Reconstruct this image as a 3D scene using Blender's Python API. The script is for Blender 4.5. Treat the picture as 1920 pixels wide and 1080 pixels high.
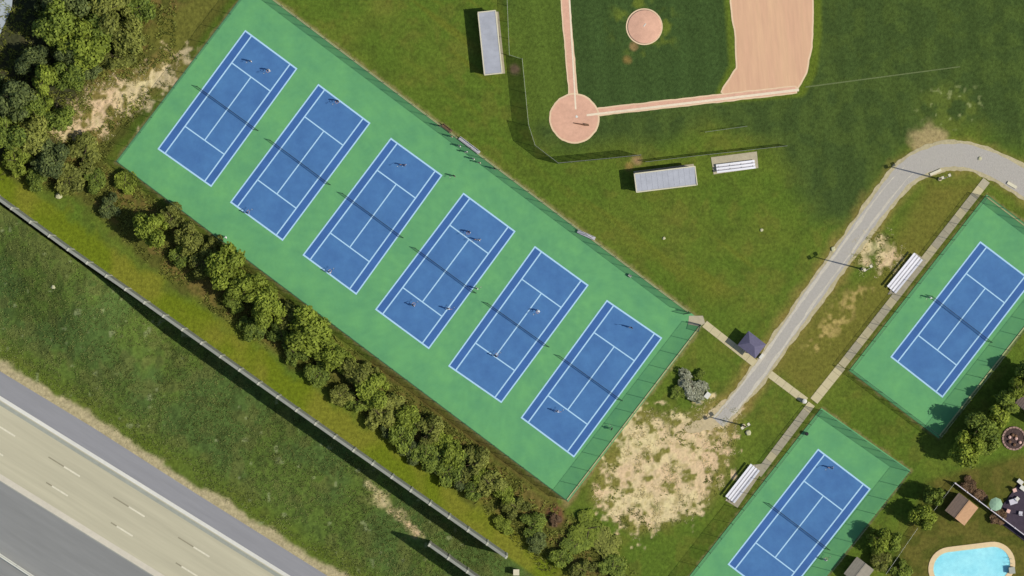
import bpy, bmesh, math, random
import numpy as np
from mathutils import Vector, Matrix
for o in list(bpy.data.objects): bpy.data.objects.remove(o)
R = math.radians
random.seed(7); rng = np.random.default_rng(7)
scene = bpy.context.scene; col = scene.collection

# ------------------------------------------------------------------ camera, sky, sun, exposure
PXM = 11.2            # photograph pixels (1920 wide) per metre on the ground
CAMH = 600.0          # flying height
cd = bpy.data.cameras.new('camera'); cam = bpy.data.objects.new('camera', cd); col.objects.link(cam)
cam.location = (0, 0, CAMH); cam.rotation_euler = (0, 0, 0)
cd.sensor_width = 36; cd.lens = 36 * CAMH / (1920 / PXM); cd.clip_start = 5; cd.clip_end = 8000
scene.camera = cam
SUN_EL = R(47); SUN_AZ = (0.969, -0.247)
w = bpy.data.worlds.new('World'); scene.world = w; w.use_nodes = True
nt = w.node_tree; bg = nt.nodes['Background']
sky = nt.nodes.new('ShaderNodeTexSky'); sky.sky_type = 'NISHITA'; sky.sun_disc = False
sky.sun_elevation = SUN_EL; sky.sun_rotation = math.atan2(SUN_AZ[0], SUN_AZ[1])
nt.links.new(sky.outputs[0], bg.inputs[0]); bg.inputs[1].default_value = 0.095
sd = bpy.data.lights.new('sun', 'SUN'); sd.energy = 3.75; sd.angle = R(0.53); sd.color = (1, 0.955, 0.87)
sun = bpy.data.objects.new('sun', sd); col.objects.link(sun); sun.location = (80, -30, 120)
sv = Vector((SUN_AZ[0] * math.cos(SUN_EL), SUN_AZ[1] * math.cos(SUN_EL), math.sin(SUN_EL)))
sun.rotation_euler = sv.to_track_quat('Z', 'Y').to_euler()
scene.view_settings.view_transform = 'Standard'; scene.view_settings.look = 'None'
scene.view_settings.exposure = 0; scene.view_settings.gamma = 1

# ------------------------------------------------------------------ helpers
def P(px, py, z=0.0):
    k = (CAMH - z) / CAMH / PXM
    return Vector(((px - 960) * k, (540 - py) * k, z))
def lin(c, f=0.88):
    out = []
    for v in c:
        v = v / 255
        out.append((v / 12.92 if v <= 0.04045 else ((v + 0.055) / 1.055) ** 2.4) * f)
    return tuple(out)
def tag(o, label=None, cat=None, group=None, kind=None):
    if label: o['label'] = label
    if cat: o['category'] = cat
    if group: o['group'] = group
    if kind: o['kind'] = kind
    return o
def link(o, parent=None):
    col.objects.link(o)
    if parent is not None: o.parent = parent
    return o
def empty(name, loc, rz=0, label=None, cat=None, group=None):
    o = bpy.data.objects.new(name, None); o.location = loc; o.rotation_euler = (0, 0, rz); o.empty_display_size = 0.2
    link(o); return tag(o, label, cat, group)
def mobj(name, verts, faces, mat, parent=None, smooth=False, loc=None, rz=0):
    me = bpy.data.meshes.new(name); me.from_pydata([tuple(v) for v in verts], [], faces); me.update()
    if mat: me.materials.append(mat)
    if smooth: me.polygons.foreach_set('use_smooth', [True] * len(me.polygons))
    o = bpy.data.objects.new(name, me); link(o, parent)
    if loc is not None: o.location = loc
    o.rotation_euler = (0, 0, rz)
    return o
def inst(src, parent, loc=(0, 0, 0), rot=(0, 0, 0), scale=(1, 1, 1), name=None):
    o = src.copy(); link(o); o.parent = parent; o.location = loc; o.rotation_euler = rot; o.scale = scale
    if name: o.name = name
    return o
class MB:
    def __init__(s): s.v = []; s.f = []
    def add(s, vs, fs):
        n = len(s.v); s.v += [tuple(v) for v in vs]; s.f += [tuple(i + n for i in f) for f in fs]; return s
    def box(s, c, d, rz=0, tilt=None):
        x, y, z = [k / 2 for k in d]; m = Matrix.Rotation(rz, 3, 'Z')
        if tilt is not None: m = m @ tilt
        vs = [m @ Vector((a * x, b * y, e * z)) + Vector(c) for e in (-1, 1) for a, b in ((-1, -1), (1, -1), (1, 1), (-1, 1))]
        return s.add(vs, [(3, 2, 1, 0), (4, 5, 6, 7), (0, 1, 5, 4), (1, 2, 6, 5), (2, 3, 7, 6), (3, 0, 4, 7)])
    def tube(s, pts, rs, n=8, cap=True):
        pts = [Vector(p) for p in pts]
        if not hasattr(rs, '__len__'): rs = [rs] * len(pts)
        base = len(s.v)
        for i, p in enumerate(pts):
            d = (pts[min(i + 1, len(pts) - 1)] - pts[max(i - 1, 0)]).normalized()
            a = d.orthogonal().normalized() if abs(d.z) < 0.99 else Vector((1, 0, 0)); a = (a - d * a.dot(d)).normalized(); b = d.cross(a)
            for k in range(n):
                t = 2 * math.pi * k / n; s.v.append(tuple(p + (a * math.cos(t) + b * math.sin(t)) * rs[i]))
        for i in range(len(pts) - 1):
            for k in range(n):
                q = (k + 1) % n; s.f.append((base + i * n + k, base + i * n + q, base + (i + 1) * n + q, base + (i + 1) * n + k))
        if cap:
            s.f.append(tuple(base + k for k in reversed(range(n)))); s.f.append(tuple(base + (len(pts) - 1) * n + k for k in range(n)))
        return s
    def prism(s, poly, z0, z1):
        n = len(poly)
        a = sum(poly[i][0] * poly[(i + 1) % n][1] - poly[(i + 1) % n][0] * poly[i][1] for i in range(n))
        if a < 0: poly = poly[::-1]
        vs = [(p[0], p[1], z0) for p in poly] + [(p[0], p[1], z1) for p in poly]
        return s.add(vs, [tuple(reversed(range(n))), tuple(range(n, 2 * n))] + [(i, (i + 1) % n, n + (i + 1) % n, n + i) for i in range(n)])
    def lathe(s, prof, n=16, c=(0, 0, 0)):
        base = len(s.v)
        for r, z in prof:
            for k in range(n): t = 2 * math.pi * k / n; s.v.append((c[0] + r * math.cos(t), c[1] + r * math.sin(t), c[2] + z))
        for i in range(len(prof) - 1):
            for k in range(n): q = (k + 1) % n; s.f.append((base + i * n + k, base + i * n + q, base + (i + 1) * n + q, base + (i + 1) * n + k))
        s.f.append(tuple(base + k for k in reversed(range(n)))); s.f.append(tuple(base + (len(prof) - 1) * n + k for k in range(n)))
        return s
    def build(s, name, mat, parent=None, smooth=False, **k): return mobj(name, s.v, s.f, mat, parent, smooth, **k)
def sheet(name, poly, z, mat, parent=None):
    p = [(q[0], q[1]) for q in poly]; n = len(p)
    if sum(p[i][0] * p[(i + 1) % n][1] - p[(i + 1) % n][0] * p[i][1] for i in range(n)) < 0: p = p[::-1]
    return mobj(name, [(x, y, z) for x, y in p], [tuple(range(n))], mat, parent)
def struct(o): o['kind'] = 'structure'; return o
def pixpoly(pts): return [P(*q) for q in pts]
def ragged(poly, step=0.5, amp=0.25, seed=1, closed=True):
    rd = random.Random(seed); out = []; n = len(poly); ph = [rd.uniform(0, 6) for _ in range(4)]; t = 0
    for i in range(n if closed else n - 1):
        a = Vector(poly[i][:2]); b = Vector(poly[(i + 1) % n][:2]); d = b - a; m = max(1, int(d.length / step)); nn = Vector((-d.y, d.x)).normalized()
        for k in range(m):
            t += step
            j = amp * (0.5 * math.sin(t * 0.9 + ph[0]) + 0.4 * math.sin(t * 2.3 + ph[1]) + rd.uniform(-0.6, 0.6))
            out.append(a + d * k / m + nn * j)
    return out
def catmull(pts, n=8):
    pts = [Vector(p) for p in pts]; out = []
    q = [pts[0] * 2 - pts[1]] + pts + [pts[-1] * 2 - pts[-2]]
    for i in range(1, len(q) - 2):
        a, b, c, d = q[i - 1:i + 3]
        for k in range(n):
            t = k / n
            out.append(0.5 * (2 * b + (c - a) * t + (2 * a - 5 * b + 4 * c - d) * t * t + (3 * b - a - 3 * c + d) * t ** 3))
    return out + [pts[-1]]
def circle(c, r, n=40): return [(c[0] + r * math.cos(2 * math.pi * k / n), c[1] + r * math.sin(2 * math.pi * k / n)) for k in range(n)]
ORD = ['first', 'second', 'third', 'fourth', 'fifth', 'sixth', 'seventh', 'eighth', 'ninth', 'tenth', 'eleventh', 'twelfth', 'thirteenth',
       'fourteenth', 'fifteenth', 'sixteenth', 'seventeenth', 'eighteenth', 'nineteenth', 'twentieth']

# ------------------------------------------------------------------ materials
MATS = {}
def mat(name, c, var=0.12, scale=1.5, low=0.08, lowscale=0.12, rough=0.85, bump=0.0, bscale=None, attr=None, alpha=None, spec=0.3, metal=0.0,
        stretch=None, c2=None, f=0.88, coord='world'):
    m = bpy.data.materials.new(name); m.use_nodes = True; N = m.node_tree.nodes; L = m.node_tree.links; b = N['Principled BSDF']
    b.inputs['Roughness'].default_value = rough; b.inputs['Specular IOR Level'].default_value = spec; b.inputs['Metallic'].default_value = metal
    if coord == 'world': vec = N.new('ShaderNodeNewGeometry').outputs['Position']
    else: vec = N.new('ShaderNodeTexCoord').outputs['Object']
    if stretch:
        mp = N.new('ShaderNodeMapping'); mp.vector_type = 'TEXTURE'; mp.inputs['Rotation'].default_value = (0, 0, stretch[0]); mp.inputs['Scale'].default_value = (stretch[1], stretch[2], 1)
        L.new(vec, mp.inputs[0]); vec = mp.outputs[0]
    def noise(sc, det):
        n = N.new('ShaderNodeTexNoise'); n.inputs['Scale'].default_value = sc; n.inputs['Detail'].default_value = det; n.inputs['Roughness'].default_value = 0.65; L.new(vec, n.inputs['Vector']); return n.outputs['Fac']
    def ramp(fac, lo, hi):
        r = N.new('ShaderNodeMapRange'); r.inputs['From Min'].default_value = 0.28; r.inputs['From Max'].default_value = 0.72
        r.inputs['To Min'].default_value = lo; r.inputs['To Max'].default_value = hi; L.new(fac, r.inputs['Value']); return r.outputs[0]
    f1 = noise(scale, 5); mul = N.new('ShaderNodeMath'); mul.operation = 'MULTIPLY'
    L.new(ramp(f1, 1 - var, 1 + var), mul.inputs[0]); f2 = noise(lowscale, 4); L.new(ramp(f2, 1 - low, 1 + low), mul.inputs[1])
    vm = N.new('ShaderNodeVectorMath'); vm.operation = 'SCALE'
    if attr:
        a = N.new('ShaderNodeAttribute'); a.attribute_name = attr; base = a.outputs['Color']
        L.new(base, vm.inputs[0])
    elif c2:
        mx = N.new('ShaderNodeMix'); mx.data_type = 'RGBA'; mx.inputs['A'].default_value = (*lin(c, f), 1); mx.inputs['B'].default_value = (*lin(c2, f), 1)
        L.new(ramp(f2, 0, 1), mx.inputs['Factor']); L.new(mx.outputs['Result'], vm.inputs[0])
    else: vm.inputs[0].default_value = lin(c, f)
    L.new(mul.outputs[0], vm.inputs['Scale']); L.new(vm.outputs[0], b.inputs['Base Color'])
    if bump:
        bp = N.new('ShaderNodeBump'); bp.inputs['Strength'].default_value = min(1, bump); bp.inputs['Distance'].default_value = 0.15
        L.new(noise(bscale or scale * 2, 4), bp.inputs['Height']); L.new(bp.outputs[0], b.inputs['Normal'])
    if alpha is not None: b.inputs['Alpha'].default_value = alpha
    MATS[name] = m; return m
def leafmat(name, dark, light, f=1.0):
    m = bpy.data.materials.new(name); m.use_nodes = True; N = m.node_tree.nodes; L = m.node_tree.links; b = N['Principled BSDF']
    a = N.new('ShaderNodeAttribute'); a.attribute_name = 'tint'
    oi = N.new('ShaderNodeObjectInfo'); ad = N.new('ShaderNodeMath'); ad.operation = 'MULTIPLY_ADD'; ad.inputs[1].default_value = 0.35; ad.inputs[2].default_value = -0.17
    L.new(oi.outputs['Random'], ad.inputs[0]); s = N.new('ShaderNodeMath'); s.operation = 'ADD'; s.use_clamp = True; L.new(a.outputs['Fac'], s.inputs[0]); L.new(ad.outputs[0], s.inputs[1])
    mx = N.new('ShaderNodeMix'); mx.data_type = 'RGBA'; mx.inputs['A'].default_value = (*dark, 1); mx.inputs['B'].default_value = (*light, 1); L.new(s.outputs[0], mx.inputs['Factor'])
    L.new(mx.outputs['Result'], b.inputs['Base Color']); b.inputs['Roughness'].default_value = 0.7; b.inputs['Specular IOR Level'].default_value = 0.2
    tr = N.new('ShaderNodeBsdfTranslucent'); L.new(mx.outputs['Result'], tr.inputs[0]); ms = N.new('ShaderNodeMixShader'); ms.inputs[0].default_value = 0.25
    L.new(b.outputs[0], ms.inputs[1]); L.new(tr.outputs[0], ms.inputs[2]); L.new(ms.outputs[0], N['Material Output'].inputs[0]); return m
M_ground = mat('ground_mix', None, var=0.34, scale=1.7, low=0.07, lowscale=0.5, rough=0.95, bump=0.8, bscale=3, attr='col', spec=0.1)
M_dirt = mat('bare_earth', None, var=0.14, scale=2.2, low=0.06, lowscale=0.4, rough=0.95, bump=0.8, bscale=3, attr='col', spec=0.1)
M_green = mat('court_green', (97, 165, 112), var=0.05, scale=0.9, low=0.12, lowscale=0.22, rough=0.8, c2=(104, 167, 102))
M_blue = mat('court_blue', (70, 116, 171), var=0.05, scale=1.0, low=0.10, lowscale=0.3, rough=0.75, c2=(75, 122, 170))
M_alley = mat('court_blue_alley', (61, 104, 164), var=0.05, scale=1.0, low=0.10, lowscale=0.3, rough=0.75)
M_line = mat('line_paint', (178, 216, 240), var=0.05, scale=2, low=0.03)
M_white = mat('white_paint', (222, 219, 206), var=0.05, scale=2)
M_dash = mat('lane_paint', (224, 217, 190), var=0.12, scale=2)
M_dash_dk = mat('black_contrast_paint', (152, 145, 120), var=0.12, scale=2)
M_edge2 = mat('worn_edge_paint', (212, 203, 182), var=0.06, scale=1.5)
HW = math.atan2(-0.62, 1)
M_conc_road = mat('road_concrete', (194, 187, 158), var=0.07, scale=0.8, low=0.09, lowscale=0.25, stretch=(HW, 14, 0.8), rough=0.9)
M_asph = mat('road_asphalt', (148, 147, 148), var=0.08, scale=1.0, low=0.07, lowscale=0.2, stretch=(HW, 12, 1.0), rough=0.92)
M_asph2 = mat('median_asphalt', (140, 140, 136), var=0.08, scale=1.0, low=0.09, lowscale=0.2, stretch=(HW, 12, 1.0), rough=0.92)
M_joint = mat('joint_sealant', (160, 162, 148), var=0.08, scale=1.5)
M_clay = mat('clay', (222, 174, 142), var=0.07, scale=1.4, low=0.07, lowscale=0.25, rough=0.95, stretch=(R(95), 7, 0.7), c2=(222, 182, 142))
M_clayp = mat('clay_pink', (224, 176, 148), var=0.1, scale=1.4, low=0.09, lowscale=0.4, rough=0.95)
M_sand = mat('clay_sand_edge', (234, 204, 166), var=0.06, scale=1.6)
M_chalk = mat('chalk', (240, 222, 192), var=0.1, scale=2)
M_oldchalk = mat('old_chalk', (104, 116, 70), var=0.2, scale=2)
M_gravel = mat('gravel', (186, 180, 168), var=0.07, scale=2.4, low=0.05, lowscale=0.3, rough=0.95, bump=0.5, bscale=5, c2=(178, 172, 162))
M_tan = mat('sandy_gravel', (188, 176, 138), var=0.14, scale=1.6, low=0.1, lowscale=0.4, rough=0.95, bump=0.5)
M_track = mat('wheel_track_sand', (202, 194, 176), var=0.12, scale=2)
M_walk = mat('walk_concrete', (203, 190, 150), var=0.08, scale=1.6, low=0.06, lowscale=0.3, rough=0.9)
M_walk2 = mat('walk_concrete_grey', (184, 174, 146), var=0.12, scale=1.4, low=0.08, lowscale=0.3, rough=0.9)
M_wallc = mat('barrier_concrete', (150, 151, 138), var=0.08, scale=1.0, low=0.06, rough=0.9)
M_postc = mat('barrier_post', (192, 190, 170), var=0.06, scale=2)
M_jersey = mat('median_concrete', (222, 220, 204), var=0.06, scale=1.5)
M_mesh = mat('chain_link', (74, 100, 84), var=0.05, alpha=0.26, rough=0.6)
M_mesh_b = mat('backstop_link', (70, 76, 72), var=0.05, alpha=0.62, rough=0.6)
M_mesh_w = mat('wind_screen', (44, 76, 64), var=0.05, alpha=0.40, rough=0.8)
M_netm = mat('net_cord', (24, 40, 60), var=0.05, alpha=0.38, rough=0.8)
M_postg = mat('post_green', (60, 84, 70), var=0.05, rough=0.5)
M_galv = mat('galvanised', (176, 178, 164), var=0.06, rough=0.45, metal=0.3)
M_dark = mat('black_metal', (34, 36, 40), var=0.05, rough=0.5)
M_kerb = mat('kerb_concrete', (196, 196, 140), var=0.12, scale=1.5)
M_alu = mat('aluminium', (238, 236, 238), var=0.04, rough=0.55, metal=0.0, f=0.95)
M_alu2 = mat('aluminium_foot', (210, 206, 212), var=0.05, rough=0.55)
M_roofg = mat('grey_sheet_roof', (178, 180, 186), var=0.07, scale=1.2, low=0.09, lowscale=0.4, rough=0.6)
M_cream = mat('cream_trim', (222, 214, 184), var=0.06, rough=0.8)
M_block = mat('block_wall', (178, 172, 152), var=0.1, scale=2)
M_slate = mat('slate_hip', (104, 100, 122), var=0.12, scale=2.5, rough=0.8)
M_wood = mat('brown_wood', (120, 92, 70), var=0.2, scale=2)
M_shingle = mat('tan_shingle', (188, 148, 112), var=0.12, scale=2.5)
M_shingle_shade = mat('tan_shingle_shade', (150, 128, 112), var=0.12, scale=2.5)  # tan shingle with shade painted in, for the shed slope facing away from the sun
M_shgrey = mat('weathered_shingle', (152, 144, 128), var=0.1, scale=2.0)
M_houser = mat('house_shingle', (146, 128, 120), var=0.14, scale=2.0)
M_siding = mat('siding', (196, 180, 152), var=0.08)
M_vinyl = mat('vinyl_fence', (216, 208, 212), var=0.04)
M_cop = mat('pool_coping', (232, 206, 160), var=0.07, scale=1.5)
M_basin = mat('pool_liner', (150, 232, 246), var=0.05, scale=1.2, low=0.06, lowscale=0.15, f=0.95, c2=(190, 244, 246))
M_brick = mat('reddish_stone', (170, 140, 128), var=0.2, scale=2)
M_mulch = mat('mulch', (82, 66, 62), var=0.35, scale=3, bump=0.8)
M_deckw = mat('dark_decking', (72, 62, 74), var=0.2, scale=2)
M_pink = mat('pink_cushion', (226, 186, 172), var=0.08)
M_mint = mat('mint_canvas', (150, 182, 152), var=0.05)
M_bark = mat('bark', (84, 70, 54), var=0.25, scale=3, coord='object')
M_rock = mat('pale_rock', (196, 192, 152), var=0.12, scale=2)
M_brown = mat('dull_brown', (120, 84, 64), var=0.3, scale=2)
L_yel = leafmat('leaf_yellow_green', (0.12, 0.155, 0.02), (0.34, 0.41, 0.05))
L_mid = leafmat('leaf_mid_green', (0.085, 0.125, 0.022), (0.29, 0.36, 0.05))
L_oli = leafmat('leaf_olive', (0.11, 0.125, 0.025), (0.34, 0.36, 0.07))
L_drk = leafmat('leaf_dark', (0.055, 0.08, 0.03), (0.20, 0.24, 0.065))
L_brn = leafmat('leaf_brown', (0.10, 0.06, 0.03), (0.32, 0.20, 0.11))
L_tuft = leafmat('grass_blades', (0.10, 0.135, 0.028), (0.30, 0.34, 0.10))
L_straw = leafmat('straw_blades', (0.30, 0.27, 0.09), (0.75, 0.64, 0.36))
mw = bpy.data.materials.new('pool_water'); mw.use_nodes = True
_b = mw.node_tree.nodes['Principled BSDF']; _b.inputs['Base Color'].default_value = (0.62, 0.95, 1, 1); _b.inputs['Roughness'].default_value = 0.04
_n = mw.node_tree.nodes.new('ShaderNodeTexNoise'); _n.inputs['Scale'].default_value = 2.5; _u = mw.node_tree.nodes.new('ShaderNodeBump'); _u.inputs['Strength'].default_value = 0.4; mw.node_tree.links.new(_n.outputs['Fac'], _u.inputs['Height']); mw.node_tree.links.new(_u.outputs[0], _b.inputs['Normal'])
_b.inputs['Transmission Weight'].default_value = 1; _b.inputs['IOR'].default_value = 1.33; _b.inputs['Alpha'].default_value = 0.3

# ------------------------------------------------------------------ key outlines (photograph pixels)
SLAB1 = [(218, 303), (473, -32), (1320, 605), (1065, 941)]
SLAB2 = [(1592, 695), (1850, 365), (2018, 492), (1760, 822)]
SLAB3 = [(1540, 765), (1707, 882), (1450, 1207), (1285, 1090)]
DIRT_A = [(1192, 768), (1240, 785), (1300, 786), (1340, 760), (1372, 775), (1366, 830), (1352, 895), (1318, 945), (1255, 972), (1195, 990), (1155, 962), (1118, 932), (1128, 880), (1168, 822)]
DIRT_B = [(1625, 455), (1655, 440), (1690, 480), (1700, 500), (1665, 505), (1620, 495), (1605, 480)]
DIRT_C = [(172, 175), (215, 158), (262, 140), (310, 105), (345, 118), (320, 150), (270, 178), (235, 208), (205, 210), (200, 240), (120, 265), (92, 235), (165, 205)]
DIRT_D = [(690, 908), (718, 925), (744, 952), (792, 1003), (780, 1006), (748, 978), (722, 956), (704, 935)]
PATHC = [(1346, 792), (1377, 757), (1422, 700), (1470, 632), (1520, 560), (1575, 485), (1622, 420), (1668, 358), (1705, 318), (1755, 296), (1805, 292), (1860, 308), (1925, 345), (1990, 390)]
PATHW = [1.7, 2.3, 2.8, 3.0, 3.2, 3.4, 3.5, 3.8, 4.2, 4.4, 4.5, 4.6, 4.6, 4.6]

# ------------------------------------------------------------------ ground: one height-field sheet, colour of the vegetation and soil per vertex
def vnoise(x, y, scale, seed, octaves=3):
    out = np.zeros_like(x); amp = 1.0; tot = 0
    for o in range(octaves):
        g = np.random.default_rng(seed + o * 17).random((257, 257)); sx = x / scale * (2 ** o); sy = y / scale * (2 ** o)
        ix = np.floor(sx).astype(int); iy = np.floor(sy).astype(int); fx = sx - ix; fy = sy - iy; fx = fx * fx * (3 - 2 * fx); fy = fy * fy * (3 - 2 * fy)
        a = g[ix % 256, iy % 256]; b_ = g[(ix + 1) % 256, iy % 256]; c = g[ix % 256, (iy + 1) % 256]; d = g[(ix + 1) % 256, (iy + 1) % 256]
        out += amp * ((a * (1 - fx) + b_ * fx) * (1 - fy) + (c * (1 - fx) + d * fx) * fy); tot += amp; amp *= 0.55
    return out / tot
def sdf(x, y, poly):          # signed distance in pixels, negative inside
    d = np.full(x.shape, 1e9); ins = np.zeros(x.shape, bool); n = len(poly)
    for i in range(n):
        ax, ay = poly[i][:2]; bx, by = poly[(i + 1) % n][:2]; ex, ey = bx - ax, by - ay
        t = np.clip(((x - ax) * ex + (y - ay) * ey) / (ex * ex + ey * ey), 0, 1)
        d = np.minimum(d, (x - ax - t * ex) ** 2 + (y - ay - t * ey) ** 2)
        c = ((ay > y) != (by > y)); ins ^= c & (x < (bx - ax) * (y - ay) / (by - ay + 1e-12) + ax)
    d = np.sqrt(d); return np.where(ins, -d, d)
def sdl(x, y, pts):
    d = np.full(x.shape, 1e9)
    for (ax, ay), (bx, by) in zip(pts[:-1], pts[1:]):
        ex, ey = bx - ax, by - ay; t = np.clip(((x - ax) * ex + (y - ay) * ey) / (ex * ex + ey * ey), 0, 1)
        d = np.minimum(d, (x - ax - t * ex) ** 2 + (y - ay - t * ey) ** 2)
    return np.sqrt(d)
def sm(e0, e1, v): t = np.clip((v - e0) / (e1 - e0), 0, 1); return t * t * (3 - 2 * t)
WALLL = [(-120, 288), (0, 375), (140, 477), (242, 547), (480, 716), (620, 815), (968, 1058)]
ROADE = [(-900, 118), (0, 686), (175, 794), (375, 922), (640, 1088), (1600, 1688)]
def wall_y(px): return np.interp(px, [p[0] for p in WALLL] + [2500], [p[1] for p in WALLL] + [2140])
def road_y(px): return np.interp(px, [p[0] for p in ROADE], [p[1] for p in ROADE])
def height(px, py):
    """ground height in metres (pixels in), before relief; a bank rises against the highway side of the barrier at the upper left"""
    dw = (py - wall_y(px)) * 0.818
    k = sm(330, 120, px) * sm(-8, 4, dw) * (1 - sm(10, 190, dw))
    return 6.3 * k
def ground_fields(x, y):      # x, y pixel coords
    n1 = vnoise(x, y, 90, 1); n2 = vnoise(x, y, 26, 2); n3 = vnoise(x, y, 9, 3, 2); n4 = vnoise(x, y, 240, 4, 2)
    C = lambda *c: np.array(lin(c))[None, :]
    def mix(a, b, t): return a * (1 - t[:, None]) + b * t[:, None]
    c = mix(C(92, 114, 38) + 0 * x[:, None], C(101, 117, 41), sm(0.35, 0.65, n1)); c = mix(c, C(118, 113, 48), sm(0.5, 0.75, n2) * 0.32); c = mix(c, C(78, 92, 34), sm(0.5, 0.72, vnoise(x, y, 18, 41, 3)) * 0.4)
    # darker outfield / infield turf
    OUT = [(945, -80), (958, 160), (1000, 290), (1200, 296), (1330, 250), (1440, 290), (1520, 420), (1600, 430), (1670, 310), (1760, 250), (1830, 255), (2100, 360), (2100, -80)]
    so = sdf(x, y, OUT); t = 1 - sm(-45, 18, so + (n1 - 0.5) * 40)
    c = mix(c, mix(C(68, 86, 40) + 0 * x[:, None], C(77, 95, 42), sm(0.4, 0.65, n2)), t)
    t = (1 - sm(-25, 10, sdf(x, y, [(950, -80), (1060, -80), (1075, 200), (1040, 235), (985, 240), (958, 160)]))); c = mix(c, C(92, 112, 40), t * 0.8)
    t = 1 - sm(-6, 3, sdf(x, y, [(1060, -80), (1374, -80), (1384, 125), (1352, 175), (1110, 206), (1082, 178)])); c = mix(c, C(64, 86, 42), t * (0.75 + 0.5 * (n2 - 0.5)))
    t = sm(0.5, 0.7, n2) * (1 - sm(10, 50, np.hypot(x - 1208, y - 50) - 32)); c = mix(c, C(104, 118, 44), t)
    c = mix(c, C(112, 128, 34), sm(14, 4, np.abs(sdf(x, y, [(1372, -50), (1522, -50), (1524, 60), (1515, 132), (1497, 165), (1360, 176), (1384, 125)]) - 8)) * 0.6)
    t = (1 - sm(8, 34, np.hypot((x - 1785) / 1.5, y - 200) - 20)) * sm(0.4, 0.7, n2); c = mix(c, C(104, 116, 46), t * 0.5)
    c = mix(c, C(150, 156, 100), 0.7 * (1 - sm(20, 60, np.hypot((x - 1785) / 1.6, y - 200))) * sm(0.72, 0.8, n3))
    # path margins and the strip by the right-hand courts
    dp = sdl(x, y, PATHC); t = 1 - sm(14, 44, dp + (n2 - 0.5) * 26); c = mix(c, C(150, 128, 70), t * 0.75)
    c = mix(c, C(122, 114, 50), (1 - sm(-20, 25, sdf(x, y, [(1450, 690), (1560, 560), (1640, 520), (1740, 345), (1840, 340), (1590, 680), (1520, 750)]))) * 0.7)
    c = mix(c, C(176, 156, 92), (1 - sm(-18, 10, sdf(x, y, [(1500, 655), (1570, 560), (1620, 520), (1640, 540), (1590, 610), (1540, 670)]))) * sm(0.5, 0.66, n2 * 0.5 + n3 * 0.5))
    # mown stripes parallel to the long court edge, on the big lawn
    s = (x * 0.6 - y * 0.8); t = (1 - sm(-60, 10, sdf(x, y, [(540, -60), (940, -60), (945, 220), (1040, 330), (1250, 380), (1480, 420), (1420, 560), (1330, 590), (1180, 480)])))
    c = mix(c, C(108, 116, 40), t * sm(0.55, 0.75, vnoise(s * 1.0, (x * 0.8 + y * 0.6) * 0.08, 16, 9, 2)) * 0.9)
    c = mix(c, C(128, 118, 54), t * sm(0.6, 0.8, n1) * 0.25)
    so2 = np.sin((x * 0.994 - y * 0.11) / 26.0 * np.pi); ts = 1 - sm(-30, 10, so); c = c * (1 + 0.045 * ts * np.clip(so2 * 3, -1, 1))[:, None]
    sl2 = np.sin((x * 0.6 - y * 0.8) / 20.0 * np.pi); c = c * (1 + 0.035 * t * np.clip(sl2 * 3, -1, 1))[:, None]
    # hedge bottom, wood floor
    HED = [(-60, 330), (-60, -60), (330, -60), (440, -20), (200, 300), (1060, 950), (1200, 1100), (1060, 1120), (900, 955), (640, 752), (330, 545), (150, 378), (70, 350)]
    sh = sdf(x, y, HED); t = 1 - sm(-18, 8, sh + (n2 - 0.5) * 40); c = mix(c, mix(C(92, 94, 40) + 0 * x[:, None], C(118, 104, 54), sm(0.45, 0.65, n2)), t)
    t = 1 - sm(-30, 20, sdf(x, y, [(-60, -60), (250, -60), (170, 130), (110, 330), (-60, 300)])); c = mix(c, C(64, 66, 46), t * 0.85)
    t = 1 - sm(-10, 8, sdf(x, y, [(270, 60), (440, -60), (470, -60), (330, 140)])); c = mix(c, C(108, 108, 46), t)
    # bright strip between hedge and barrier; highway verge
    dw = (y - wall_y(x)) * 0.818; dr = (y - road_y(x)) * 0.85
    t = (1 - sm(-6, 0, dw)) * sm(-62, -40, dw + (n2 - 0.5) * 36) * sm(1120, 1000, x); c = mix(c, mix(C(108, 122, 28) + 0 * x[:, None], C(124, 126, 42), sm(0.45, 0.68, n1)), t)
    t = sm(-3, 3, dw) * sm(1150, 1010, x)
    v = mix(C(94, 114, 48) + 0 * x[:, None], C(86, 108, 52), sm(0.4, 0.6, n1)); v = mix(v, C(106, 110, 58), sm(0.5, 0.7, n2) * 0.6); v = mix(v, C(64, 78, 38), sm(0.5, 0.7, vnoise(x, y * 0.6, 11, 43, 2)) * 0.5); v = mix(v, C(104, 116, 30), sm(-70, -20, dr + (n1 - 0.5) * 50) * 0.5)
    v = mix(v, C(150, 158, 110), sm(0.78, 0.86, vnoise(x, y, 14, 31, 2)) * 0.6)
    c = mix(c, v, t)
    c = mix(c, C(182, 168, 128), sm(-16, -4, dr + (n2 - 0.5) * 22) * t)
    # gritty strip along fence lines of the court slabs
    for S, wd in ((SLAB1, 7), (SLAB2, 5), (SLAB3, 5)):
        ss = sdf(x, y, S); c = mix(c, C(140, 132, 84), (1 - sm(1, wd, ss + (n3 - 0.5) * 8)) * 0.7)
    c = mix(c, C(112, 80, 50), 0.5 * (1 - sm(3, 11, sdl(x, y, [(700, 680), (1040, 935)]))) * 0.8)
    c = mix(c, C(150, 128, 84), (1 - sm(3, 14, sdl(x, y, [(1290, 600), (1060, 945)]) + (n2 - 0.5) * 16)) * 0.6)
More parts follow.
